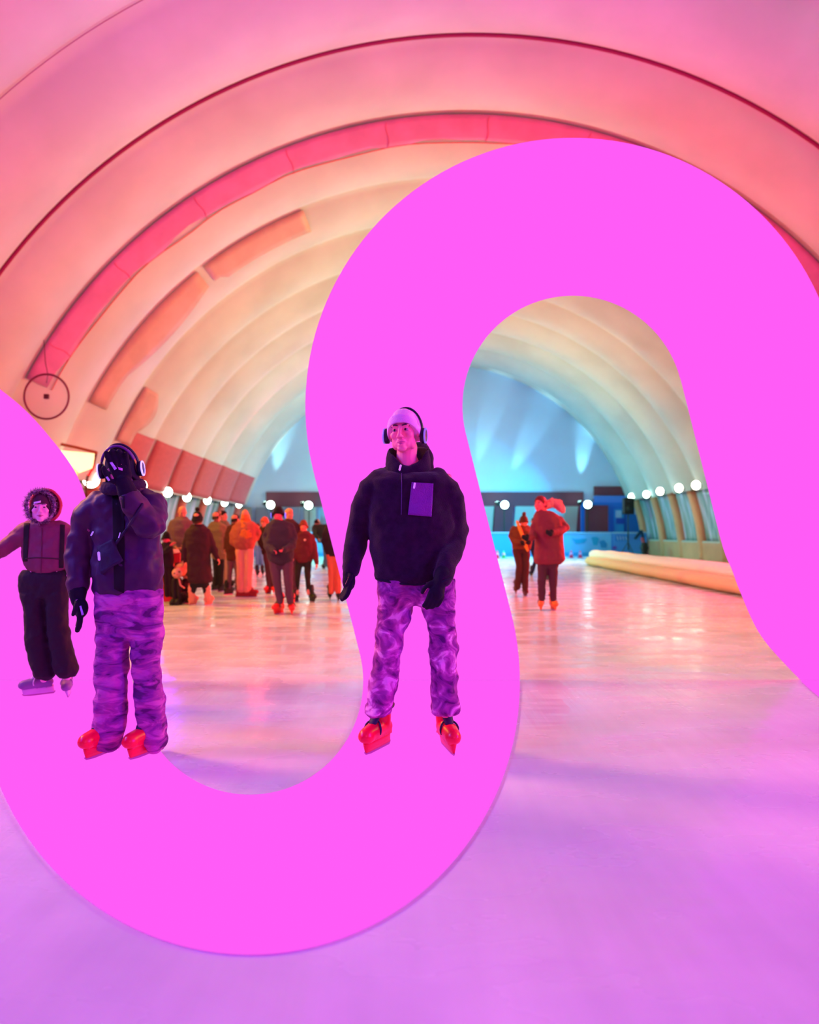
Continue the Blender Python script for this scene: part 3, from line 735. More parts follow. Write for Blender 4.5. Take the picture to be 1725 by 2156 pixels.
# surface helpers: find the visible surface point of an object at a pixel
def bvh(o):
    bpy.context.view_layer.update(); dg = bpy.context.evaluated_depsgraph_get()
    return BVHTree.FromObject(o, dg), parent_base(o) if o.parent else Vector(o.location)
def hit(bv, px, py, lift=.004):
    t, base = bv; eye = Vector((0, 0, EYE)); d = (P(px, py, 1)-eye).normalized()
    loc, nrm, i, dist = t.ray_cast(eye-base, d)
    if loc is None: return None
    return loc+base-d*lift
def applique(bv, grid, name, m, parent, thick=.003, lift=.004, n=10):
    """a thin patch lying on the surface; grid = four pixel corners"""
    (x0, y0), (x1, y1), (x2, y2), (x3, y3) = grid; pts = []; 
    for j in range(n+1):
        for i in range(n+1):
            u, v = i/n, j/n
            x = (x0*(1-u)+x1*u)*(1-v)+(x3*(1-u)+x2*u)*v; y = (y0*(1-u)+y1*u)*(1-v)+(y3*(1-u)+y2*u)*v
            pts.append(hit(bv, x, y, lift))
    good = [p for p in pts if p is not None]
    if not good: return None
    dm = sum(p.y for p in good)/len(good); pts = [p if p is not None else None for p in pts]
    fs = []; vs = [p if p is not None else Vector((0, dm, 0)) for p in pts]
    for j in range(n):
        for i in range(n):
            q = (j*(n+1)+i, j*(n+1)+i+1, (j+1)*(n+1)+i+1, (j+1)*(n+1)+i)
            if all(pts[a] is not None for a in q): fs.append(q)
    mb = MB(); mb.add(vs, fs); o = mb.build(name, m, parent, solid=thick)
    return o
def surf_line(bv, pix, r, name, m, parent, lift=.003, n=6, seg=8):
    out = []
    for a, b in zip(pix, pix[1:]):
        for k in range(n):
            h = hit(bv, a[0]+(b[0]-a[0])*k/n, a[1]+(b[1]-a[1])*k/n, lift)
            if h is not None: out.append(h)
    h = hit(bv, *pix[-1], lift)
    if h is not None: out.append(h)
    if len(out) < 2: return None
    mb = MB(); mb.tube(out, r, seg); return mb.build(name, m, parent)

def T3(d, *pts):
    """pixel points with depth offsets -> world points: (px, py, dy)"""
    return [P(x, y, d+(q[0] if q else 0)) for x, y, *q in pts]
def rows(d, data, ratio=.6, dy=0):
    out = []
    for r in data:
        xl, xr, y = r[:3]; ra = r[3] if len(r) > 3 else ratio; o = r[4] if len(r) > 4 else dy
        c = P((xl+xr)/2, y, d+o); hw = (xr-xl)/2/F*d; out.append((c.x, c.y, c.z, hw, hw*ra))
    return out

def camo_mat(name, cols, sc=14, stretch=(1, 1, 1.6), dist=2.0):
    m = bpy.data.materials.new(name); m.use_nodes = True; nt = m.node_tree; b = nt.nodes['Principled BSDF']
    tc = nt.nodes.new('ShaderNodeTexCoord'); mp = nt.nodes.new('ShaderNodeMapping'); mp.inputs['Scale'].default_value = stretch
    n = nt.nodes.new('ShaderNodeTexNoise'); n.inputs['Scale'].default_value = sc; n.inputs['Detail'].default_value = 3; n.inputs['Distortion'].default_value = dist
    r = nt.nodes.new('ShaderNodeValToRGB'); r.color_ramp.interpolation = 'EASE'
    els = r.color_ramp.elements
    while len(els) < len(cols): els.new(.5)
    for e, (p, c) in zip(els, cols): e.position = p; e.color = (*lin(c), 1)
    nt.links.new(tc.outputs['Object'], mp.inputs['Vector']); nt.links.new(mp.outputs['Vector'], n.inputs['Vector'])
    nt.links.new(n.outputs['Fac'], r.inputs['Fac']); nt.links.new(r.outputs['Color'], b.inputs['Base Color'])
    n2 = nt.nodes.new('ShaderNodeTexNoise'); n2.inputs['Scale'].default_value = 22; n2.inputs['Distortion'].default_value = 1
    nt.links.new(mp.outputs['Vector'], n2.inputs['Vector'])
    bp = nt.nodes.new('ShaderNodeBump'); bp.inputs['Strength'].default_value = .5; bp.inputs['Distance'].default_value = .012
    nt.links.new(n2.outputs['Fac'], bp.inputs['Height']); nt.links.new(bp.outputs['Normal'], b.inputs['Normal'])
    b.inputs['Roughness'].default_value = .8; b.inputs['Specular IOR Level'].default_value = .2
    return m
CAMO1 = camo_mat('woodland_camouflage', [(.34, '5c1668'), (.43, '8c2c90'), (.50, 'a03c9c'), (.57, 'c058b8'), (.66, 'eca0e4')], 8, (1, 1, 1.3), 1.6)  # magenta light is mixed into the grey tones of both camouflages
CAMO2 = camo_mat('blurred_camouflage', [(.36, '5c1c6c'), (.44, '8c3098'), (.52, 'a03c9c'), (.58, 'bc50b4'), (.64, 'c85cb8')], 7, (1, 1, 2.6), .9)
NAVY = mat('navy_fleece', '2e1636', .95, bump=.5, bscale=220, var=.3, vscale=30, spec=.1, sheen=.15)
PUFF = mat('navy_puffer', '421a4c', .55, bump=.35, bscale=18, var=.25, vscale=6, spec=.3)
GLOVE = mat('black_glove', '170f26', .8, bump=.3, bscale=120, spec=.2)
SKIN = mat('lit_skin', 'ff88a8', .5, spec=.35); SKINK = mat('kid_skin', 'f4a4dc', .5)
REDB = mat('red_boot', 'f2003e', .3, spec=.5); DARKP = mat('dark_purple', '2c1048', .6)
BLACK = mat('black_cloth', '14101c', .9)
DM = 3.9

# ---------------------------------------------------------------- the man in the middle
def main_man():
    d = DM; base = P(862, 1595, d); base.z = 0
    root = empty('person', base, 'tall man in black fleece, pink beanie and headphones skating in camouflage trousers, centre', 'person')
    R = rotz(radians(-14)) @ Matrix.Rotation(radians(-3), 3, 'Y'); hc = P(851, 909, d-.02); k = 1.0
    mb = LB(hc, R, k); head_shape(mb)
    neck = [P(858, 940, d+.03), P(856, 965, d+.03), P(858, 985, d+.04)]
    bm_ = MB(); bm_.v = mb.v; bm_.f = mb.f
    bm_.tube(neck, [.056, .057, .066], 16); bm_.tube([P(858, 978, d+.04), P(862, 1010, d+.05), P(868, 1150, d+.05), P(875, 1225, d+.04)], [.07, .09, .09, .07], 16)
    for arm in (T3(d, (795, 1010, .05), (752, 1120, .07), (736, 1200, .0)), T3(d, (935, 1010, .05), (955, 1130, .05), (930, 1210, -.14))):
        bm_.tube([P(860, 1000, d+.05)]+arm, [.06, .05, .038, .027], 12)
    for leg in (T3(d, (838, 1245, .03), (818, 1375, .03), (800, 1500, .05)), T3(d, (918, 1245, .03), (933, 1375, .03), (938, 1500, .05))):
        bm_.tube([P(875, 1215, d+.04)]+leg, [.06, .052, .04, .032], 12)
    hand_shape(bm_, P(737, 1202, d-.02), (-.10, -.08, -1), (.35, -.9, .1), .96, .22, .006); hand_shape(bm_, P(927, 1222, d-.16), (-.28, -.15, -1), (-.85, -.35, .1), 1.0, .38, .006)
    body = bm_.build('body', SKIN, root, voxel=.0045, sm=2)
    face_bits(root, hc, R, k, mat('dark_brow', '4a1040', .8), mat('lip', 'd85a98', .5))
    # beanie
    mb = LB(hc, R, k); hat_shape(mb, .087, .106, .127, .040, -.045, .03, .048, .009); mb.build('beanie', mat('pink_knit', 'f4b8ec', .9, bump=.4, bscale=260, spec=.1), root, sub=1)
    headphones(root, hc, R @ Matrix.Rotation(radians(4), 3, 'Y'), k, .0985, .134, -.02, cy=.022)
    # fleece jumper
    mb = MB()
    mb.loft(rows(d, [(818, 900, 978, .35, .09), (806, 914, 987, .45, .07), (790, 934, 998, .52, .04), (777, 947, 1013, .55), (774, 956, 1040, .5), (775, 958, 1080, .5), (777, 957, 1120, .5), (780, 957, 1160, .52), (784, 957, 1190, .55), (786, 956, 1212, .56), (791, 950, 1224, .56), (803, 938, 1231, .5)], dy=.03), 36, 2.5)
    mb.tube(T3(d, (806, 1012, .03), (783, 1030, .03), (766, 1070, .05), (753, 1120, .06), (746, 1160, .02), (739, 1196, -.01)), [.075, .078, .072, .066, .062, .05], 18)
    mb.tube(T3(d, (918, 1012, .03), (941, 1030, .03), (955, 1070, .05), (959, 1115, .07), (952, 1150, .02), (942, 1185, -.08), (932, 1216, -.14)), [.075, .08, .075, .073, .07, .062, .052], 18)
    jk = mb.build('fleece_jumper', NAVY, root, voxel=.008, sm=5, disp=.030, dscale=.11)
    # stand collar with raised hood behind
    mb = MB()
    seg = 40; rg = []
    for f, grow in ((0, 0), (.35, .004), (.7, .006), (1, .0), (1.0, -.014), (.5, -.012), (0, -.012)):
        q = []
        for j in range(seg):
            a = 2*pi*j/seg; s = sin(a); c = cos(a)     # s=-1 front
            zt = 962+(-s)*34 if s < 0 else 962-s*22-abs(c)*0
            if s < 0: zt = 946+38*(-s)**2.4
            else: zt = 946-16*s**.7+6*s
            zb = 1012
            y = zb+(zt-zb)*f; r = 1-.10*f
            cx = 860+(1-f)*1.0; q.append(P(cx, y, d+.045)+Vector(((.128-.012*f+grow)*c, (.088+grow)*s-.02*(1-f), 0)))
        rg.append(q)
    mb.rings(rg, close=True); mb.build('collar', NAVY, root, sub=1, disp=.014, dscale=.05, sm=1)
    mb = MB(); mb.tube(T3(d, (826, 972, .10), (842, 958, .17), (866, 950, .19), (888, 944, .16), (900, 962, .11), (905, 985, .07)), [.028, .036, .045, .045, .036, .025], 14); mb.build('hood', NAVY, root, voxel=.008, sm=3, disp=.012, dscale=.05)
    bv = bvh(jk)
    applique(bv, [(867, 1015), (913, 1018), (909, 1088), (859, 1084)], 'chest_pocket', mat('purple_nylon', '7c2a9c', .6, bump=.6, bscale=150, spec=.3), root, .004, .006, 14)
    pk = [root]
    bv2 = bv
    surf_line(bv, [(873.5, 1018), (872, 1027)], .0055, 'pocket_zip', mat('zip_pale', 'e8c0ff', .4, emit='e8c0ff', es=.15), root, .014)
    surf_line(bv, [(846, 996), (846, 1030), (845, 1083)], .0022, 'front_zip', mat('zip_dark', '4c2c6c', .4), root, .004)
    a = P(844, 980, d-.085); mb = MB(); mb.tube([a, a+Vector((-.006, -.008, -.024))], .0055, 8); mb.build('zip_pull', mat('zip_pale', 'e8c0ff', .4), root)
    surf_line(bv, [(792, 1218), (830, 1228), (875, 1231), (930, 1226), (952, 1216)], .006, 'hem_band', mat('hem_dark', '180c2a', .9), root, .002)
    # trousers: straight legs bunched over the boots
    mb = MB()
    mb.loft(rows(d, [(793, 960, 1218, .52), (793, 960, 1245, .55), (795, 958, 1262, .5), (800, 955, 1276, .42)], dy=.03), 32, 2.5)
    mb.loft(rows(d, [(795, 878, 1262, .85), (794, 872, 1280, .85), (792, 862, 1305, .9), (790, 853, 1335, .95), (788, 847, 1365, 1), (785, 843, 1395, 1), (779, 839, 1430, 1), (773, 834, 1462, 1), (772, 831, 1480, 1), (767, 829, 1489, 1.05), (765, 826, 1500, 1.05), (774, 818, 1506, 1)], dy=.02), 26, 2.2)
    mb.loft(rows(d, [(880, 958, 1262, .85), (886, 959, 1282, .85), (896, 960, 1305, .9), (903, 961, 1335, .95), (904, 963, 1365, 1), (906, 962, 1395, 1), (908, 963, 1425, 1), (908, 964, 1455, 1), (908, 967, 1475, 1.05), (909, 972, 1487, 1.05), (910, 969, 1498, 1.05), (918, 960, 1505, 1)], dy=.02), 26, 2.2)
    tr = mb.build('camouflage_trousers', CAMO1, root, voxel=.008, sm=4, disp=.034, dscale=.075)
    # gloves
    for nm, w, u, v, kk, cu, sl in (('l', P(737, 1202, d-.02), (-.10, -.08, -1), (.35, -.9, .1), 1.02, .22, [P(741, 1190, d-.01), P(735, 1212, d-.02)]),
                                ('r', P(927, 1222, d-.16), (-.28, -.15, -1), (-.85, -.35, .1), 1.08, .38, [P(933, 1206, d-.14), P(924, 1232, d-.165)])):
        mb = MB(); hand_shape(mb, w, u, v, kk, cu, .0145); mb.ell(Vector(w)+Vector(u).normalized()*.055, (.036, .036, .055)); mb.tube(sl, [.044, .036], 14)
        mb.build('glove', GLOVE, root, voxel=.005, sm=2)
    for x, y, yaw, ln in ((795, 1560, -.50, .02), (941, 1560, .22, -.05)):
        g = G(x, y+12, .012); b = skate(root, g.x+(.02 if x < 800 else -.005), g.y-.03, yaw, REDB, DARKP, 1.02, ln, .012, shaft=.28)
main_man()

# ---------------------------------------------------------------- the man covering his face, left
def left_man():
    d = DM; base = P(268, 1597, d); base.z = 0
    root = empty('person', base, 'man in dark puffer jacket and blurred camouflage trousers covering his face with a gloved hand', 'person')
    R = rotz(radians(8)) @ Matrix.Rotation(radians(16), 3, 'X') @ Matrix.Rotation(radians(-5), 3, 'Y'); hc = P(254, 990, d-.03); k = .98
    b_ = MB(); h = LB(hc, R, k); head_shape(h); b_.v = h.v; b_.f = h.f
    b_.tube([P(256, 1010, d+.03), P(262, 1045, d+.06), P(266, 1150, d+.05), P(272, 1245, d+.04)], [.058, .07, .09, .07], 16)
    b_.tube([P(262, 1045, d+.05)]+T3(d, (200, 1065, .05), (172, 1170, .05), (164, 1255, 0)), [.07, .055, .038, .027], 12)
    b_.tube([P(262, 1045, d+.05)]+T3(d, (318, 1060, .02), (318, 1104, -.14), (262, 1020, -.25)), [.06, .045, .034, .024], 12)
    for leg in (T3(d, (238, 1290, .02), (236, 1420, 0), (225, 1560, .05)), T3(d, (305, 1290, .02), (308, 1420, 0), (322, 1560, .05))):
        b_.tube([P(272, 1240, d+.04)]+leg, [.06, .052, .04, .032], 12)
    hand_shape(b_, P(263, 1024, d-.27), (-.30, .10, 1), (-.9, -.35, -.2), .82, .42, .005, .5); hand_shape(b_, P(164, 1256, d), (.16, -.05, -1), (.4, -.9, 0), .92, .16, .005)
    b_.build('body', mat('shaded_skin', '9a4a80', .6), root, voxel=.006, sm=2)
    # black balaclava cap
    mb = LB(hc, R, k); hat_shape(mb, .090, .108, .132, .0, -.075, .045, .0, .0); mb.build('beanie', mat('black_knit', '1c0c2e', .95, bump=.4, bscale=240), root, sub=1)
    mb = LB(hc, R, k); mb.tube([(.084*cos(a), .01+.095*sin(a), -.095-.012*sin(a)) for a in [2*pi*i/28 for i in range(28)]], .036, 12, close=True, up=(0, 0, 1)); mb.build('scarf', mat('dark_scarf', '2a1036', .95, bump=.6, bscale=60), root, disp=.02, dscale=.04)
    headphones(root, hc, R, k, .1, .142, -.0, glow=mat('glow_ring_bright', 'd8d8ff', .4, emit='8c88ff', es=2.0), cr=.036)
    mb = LB(hc, R, k); mb.tube([(.1*cos(a)*.9, -.02, .02+.118*sin(a)) for a in [pi*(.12+.76*i/20) for i in range(21)]], .007, 8, flat=2.2, up=(0, 1, 0)); mb.build('goggle_strap', mat('strap_violet', '5c2a80', .5), root)
    # puffer jacket
    mb = MB()
    mb.loft(rows(d, [(222, 292, 1036, .8), (205, 318, 1046, .6), (192, 332, 1062, .55), (190, 338, 1085, .52), (194, 338, 1120, .52), (196, 340, 1155, .55), (196, 344, 1185, .58), (195, 346, 1208, .58), (198, 342, 1228, .56), (200, 335, 1245, .54), (206, 320, 1258, .5), (230, 295, 1267, .4)], dy=.04), 36, 2.5)
    mb.tube(T3(d, (216, 1060, .04), (192, 1072, .05), (178, 1110, .06), (170, 1150, .05), (165, 1190, .03), (164, 1225, .01), (163, 1250, 0)), [.07, .078, .074, .07, .066, .062, .05], 18)
    mb.tube(T3(d, (300, 1052, .04), (322, 1066, .0), (322, 1092, -.07), (312, 1106, -.15)), [.075, .08, .078, .075], 18)
    mb.tube(T3(d, (318, 1106, -.13), (300, 1088, -.18), (282, 1066, -.22), (268, 1042, -.25), (262, 1028, -.26)), [.072, .068, .064, .055, .045], 18)
    jk = mb.build('puffer_jacket', PUFF, root, voxel=.008, sm=4, disp=.045, dscale=.10)
    # quilt lines of the sleeves and collar roll
    mb = MB(); mb.tube([P(258+34*cos(a), 1030+8*sin(a)*.3, d+.03+.085*sin(a)) for a in [2*pi*i/28 for i in range(28)]], .036, 12, close=True, up=(0, 0, 1)); mb.build('collar', PUFF, root, disp=.02, dscale=.05)
    bv = bvh(jk)
    applique(bv, [(236, 1040), (262, 1045), (262, 1250), (240, 1240)], 'open_front', mat('black_lining', '100818', .9), root, .004, .003, 16)
    applique(bv, [(203, 1152), (236, 1135), (258, 1178), (212, 1208)], 'waist_bag', mat('bag_cloth', '221038', .7, bump=.3, bscale=50), root, .035, .02, 12)
    surf_line(bv, [(300, 1062), (270, 1110), (240, 1150)], .008, 'bag_strap', mat('bag_cloth', '221038', .7), root, .006)
    Z = mat('zip_pale_violet', 'c8a8ff', .3, emit='b890ff', es=.4)  # zip highlight put in as slight emission
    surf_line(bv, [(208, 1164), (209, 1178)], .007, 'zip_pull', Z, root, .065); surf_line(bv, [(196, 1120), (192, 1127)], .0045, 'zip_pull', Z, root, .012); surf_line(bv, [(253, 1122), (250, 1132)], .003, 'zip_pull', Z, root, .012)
    # trousers, wide
    mb = MB()
    mb.loft(rows(d, [(205, 340, 1238, .5), (204, 342, 1262, .52), (203, 342, 1290, .5), (203, 342, 1320, .48), (204, 341, 1345, .42)], dy=.03), 32, 2.8)
    mb.loft(rows(d, [(203, 272, 1335, .95), (203, 269, 1360, .95), (203, 268, 1400, 1), (203, 267, 1440, 1), (202, 266, 1480, 1), (200, 264, 1515, 1), (199, 262, 1540, 1), (196, 256, 1555, 1.1), (197, 252, 1570, 1.1), (210, 248, 1580, 1)], dy=.02), 26, 2.4)
    mb.loft(rows(d, [(270, 342, 1335, .95), (276, 338, 1360, .95), (279, 336, 1390, 1), (281, 338, 1420, 1), (284, 343, 1460, 1), (289, 347, 1500, 1), (297, 350, 1530, 1), (296, 350, 1550, 1.1), (300, 348, 1568, 1.1), (312, 343, 1582, 1)], dy=.02), 26, 2.4)
    mb.build('camouflage_trousers', CAMO2, root, voxel=.008, sm=4, disp=.030, dscale=.08)
    LG = mat('glove_logo', 'c0b8ff', .5)
    mb = MB(); hand_shape(mb, P(262, 1020, d-.27), (-.30, .10, 1), (-.9, -.35, -.2), 1.22, .42, .0125, .5); mb.tube([P(268, 1036, d-.25), P(260, 1014, d-.27)], [.05, .04], 14)
    g1 = mb.build('glove', GLOVE, root, voxel=.005, sm=2)
    mb = MB(); hand_shape(mb, P(164, 1258, d), (.16, -.05, -1), (.4, -.9, 0), 1.12, .16, .0145); mb.ell(P(170, 1280, d-.005), (.040, .038, .055)); mb.tube([P(164, 1242, d), P(164, 1264, d)], [.05, .038], 14)
    g2 = mb.build('glove', GLOVE, root, voxel=.005, sm=2)
    bv = bvh(g1); applique(bv, [(231, 974), (236, 972), (246, 986), (241, 990)], 'glove_logo', LG, root, .002, .003, 5); applique(bv, [(248, 983), (258, 986), (258, 991), (250, 989)], 'glove_logo', mat('glove_logo_pink', 'e880e8', .5), root, .002, .003, 5)
    applique(bv, [(223, 1004), (227, 1003), (232, 1011), (228, 1013)], 'glove_logo', LG, root, .002, .003, 1)
    bv = bvh(g2); applique(bv, [(167, 1276), (171, 1275), (176, 1294), (172, 1296)], 'glove_logo', LG, root, .002, .003, 5)
    for x, y, yaw in ((220, 1585, -.34), (313, 1585, -.42)):
        g = G(x, y, .012); b = skate(root, g.x+.015, g.y, yaw, REDB, DARKP, .98, 0, .012, strap=False, shaft=.2)
left_man()

# ---------------------------------------------------------------- the child in the fur hood
def kid():
    d = 5.15; base = P(105, 1478, d); base.z = 0
    root = empty('person', base, 'child in brown jacket with fur-edged red hood, black braces trousers and grey skates', 'person')
    k = .88; R = rotz(radians(24)) @ Matrix.Rotation(radians(-4), 3, 'X'); hc = P(86, 1070, d-.05)
    b_ = MB(); h = LB(hc, R, k); head_shape(h); b_.v = h.v; b_.f = h.f
    b_.tube([P(88, 1092, d), P(90, 1115, d+.02), P(93, 1160, d+.02), P(95, 1215, d+.02)], [.045, .07, .08, .08], 16)
    b_.tube([P(90, 1112, d+.02)]+T3(d, (58, 1122, 0), (18, 1152, -.03), (-18, 1172, -.06)), [.05, .04, .032, .024], 12)
    b_.tube([P(90, 1112, d+.02)]+T3(d, (132, 1122, .02), (148, 1160, .05), (158, 1190, .04)), [.05, .04, .032, .024], 12)
    hand_shape(b_, P(-20, 1173, d-.06), (-1, -.1, -.3), (0, -1, 0), .85, .3); hand_shape(b_, P(158, 1192, d+.04), (.1, -.1, -1), (-.3, -.9, 0), .85, .3)
    for leg in (T3(d, (72, 1230, .02), (76, 1330, 0), (92, 1430, .03)), T3(d, (118, 1230, .02), (124, 1330, 0), (143, 1425, .05))):
        b_.tube([P(95, 1210, d+.02)]+leg, [.05, .042, .034, .026], 12)
    b_.build('body', SKINK, root, voxel=.005, sm=2)
    face_bits(root, hc, R, k, mat('kid_brow', '8a5080', .8), mat('kid_lip', 'b83c80', .5))
    KN = mat('brown_knit', '4a1c3c', .95, bump=.3, bscale=200)
    mb = LB(hc, R, k); hat_shape(mb, .086, .104, .125, .028, -.06, .075, 0); bn = mb.build('beanie', KN, root, sub=1)
    applique(bvh(bn), [(71, 1057), (86, 1054), (86, 1058), (71, 1061)], 'hat_label', mat('label_pale', 'ecc8ff', .6), root, .002, .003, 4)
    # hood: a shell behind and over the head, open at the face
    seg = 32; mb = LB(hc+Vector((.018, .035, .012)), rotz(radians(26)), k); rg = []
    for i in range(9):
        t = i/8*radians(118); q = []
        for j in range(seg):
            a = 2*pi*j/seg; rr = sin(max(t, .06)); q.append(Vector((.122*rr*cos(a), .13*cos(t)*1.0, .010+.142*rr*sin(a))))
        rg.append(q)
    mb.rings(rg, cap=True); mb.v = mb.v; mb.f = [f for f in mb.f if len(f) == 4] + [mb.f[-2]]
    mb.build('hood', mat('red_hood', 'a81848', .8, bump=.2, bscale=40), root, solid=.008, disp=.008, dscale=.05)
    mb = LB(hc+Vector((.012, -.03, .006)), rotz(radians(24)), k)
    ring = [(.104*cos(a), .0, .008+.128*sin(a)) for a in [2*pi*i/36 for i in range(36)]]
    mb.tube(ring, .012, 8, close=True, up=(0, 1, 0)); rnd = random.Random(3)
    for i in range(900):
        a = rnd.uniform(0, 2*pi); b = rnd.uniform(0, 2*pi); c = Vector((.104*cos(a), 0, .008+.128*sin(a))); o = Vector((cos(a), 0, sin(a)))*cos(b)+Vector((0, -1, 0))*sin(b)
        dr = (o+Vector((rnd.uniform(-.6, .6), rnd.uniform(-.6, .3), rnd.uniform(-.6, .6)))).normalized(); p = c+o*.010
        mb.tube([p, p+dr*rnd.uniform(.012, .028)], [.0022, .0006], 4, round_=False)
    mb.build('fur_trim', mat('fur_pale', 'b48cb4', .9, color2='4a2a52', vscale=60), root)
    mb = MB()
    mb.loft(rows(d, [(72, 108, 1093, .9), (60, 126, 1101, .65), (52, 140, 1110, .55), (50, 144, 1130, .52), (48, 144, 1155, .52), (50, 144, 1175, .55), (54, 143, 1190, .6), (60, 138, 1200, .62), (70, 122, 1210, .66), (80, 104, 1218, .7)], dy=.01), 32, 2.4)
    mb.tube(T3(d, (66, 1114, 0), (50, 1122, 0), (30, 1138, -.01), (10, 1153, -.03), (-10, 1168, -.06)), [.07, .068, .06, .056, .05], 16)
    mb.tube(T3(d, (124, 1114, .01), (138, 1125, .03), (148, 1145, .06), (154, 1170, .06), (158, 1188, .04)), [.07, .068, .06, .052, .046], 16)
    BJ = mat('brown_jacket', '7c2e58', .65, bump=.3, bscale=30, var=.2, vscale=8)
    jk = mb.build('jacket', BJ, root, voxel=.009, sm=4, disp=.024, dscale=.07); bv = bvh(jk)
    SU = mat('brace_black', '160818', .8)
    applique(bv, [(50, 1101), (62, 1101), (57, 1182), (48, 1182)], 'brace', SU, root, .004, .005, 14); applique(bv, [(127, 1104), (137, 1105), (134, 1196), (124, 1196)], 'brace', SU, root, .004, .005, 14)
    surf_line(bv, [(88, 1112), (87, 1160), (86, 1214)], .003, 'front_zip', mat('zip_brown', '5a2448', .5), root, .003)
    surf_line(bv, [(54, 1176), (75, 1174), (100, 1175), (126, 1177)], .004, 'waist_seam', mat('seam_dark', '3a1028', .7), root, .002)
    surf_line(bv, [(64, 1203), (76, 1214), (88, 1219), (100, 1213), (120, 1203)], .003, 'hem', mat('hem_pale', 'd89ad0', .6), root, .003)
    mb = MB()
    mb.loft(rows(d, [(50, 138, 1200, .45), (42, 145, 1212, .48), (42, 144, 1235, .5), (44, 143, 1258, .46)], dy=.015), 28, 2.6)
    mb.loft(rows(d, [(44, 96, 1250, .95), (49, 96, 1275, .95), (53, 98, 1300, 1), (54, 99, 1320, 1), (54, 103, 1345, 1), (60, 108, 1375, 1), (67, 113, 1400, 1), (73, 117, 1422, 1), (80, 108, 1430, 1)], dy=.01), 24, 2.3)
    mb.loft(rows(d, [(94, 143, 1250, .95), (98, 142, 1275, .95), (100, 142, 1300, 1), (102, 144, 1325, 1), (105, 149, 1350, 1), (110, 156, 1380, 1), (115, 163, 1403, 1.05), (118, 163, 1415, 1.05), (128, 156, 1426, 1)], dy=.01), 24, 2.3)
    mb.build('brace_trousers', mat('black_trousers', '200a26', .8, bump=.3, bscale=60), root, voxel=.009, sm=4, disp=.022, dscale=.07)
    GS = mat('grey_boot', '8a60a8', .5); WS = mat('white_strap', 'd8b0ec', .5)
    for x, y, yaw, ln in ((90, 1462, -.95, .1), (147, 1462, .35, -.14)):
        g = G(x, y, .012); b = skate(root, g.x, g.y, yaw, GS, WS, .82, ln, .012, holder=WS, shaft=.24)
kid()
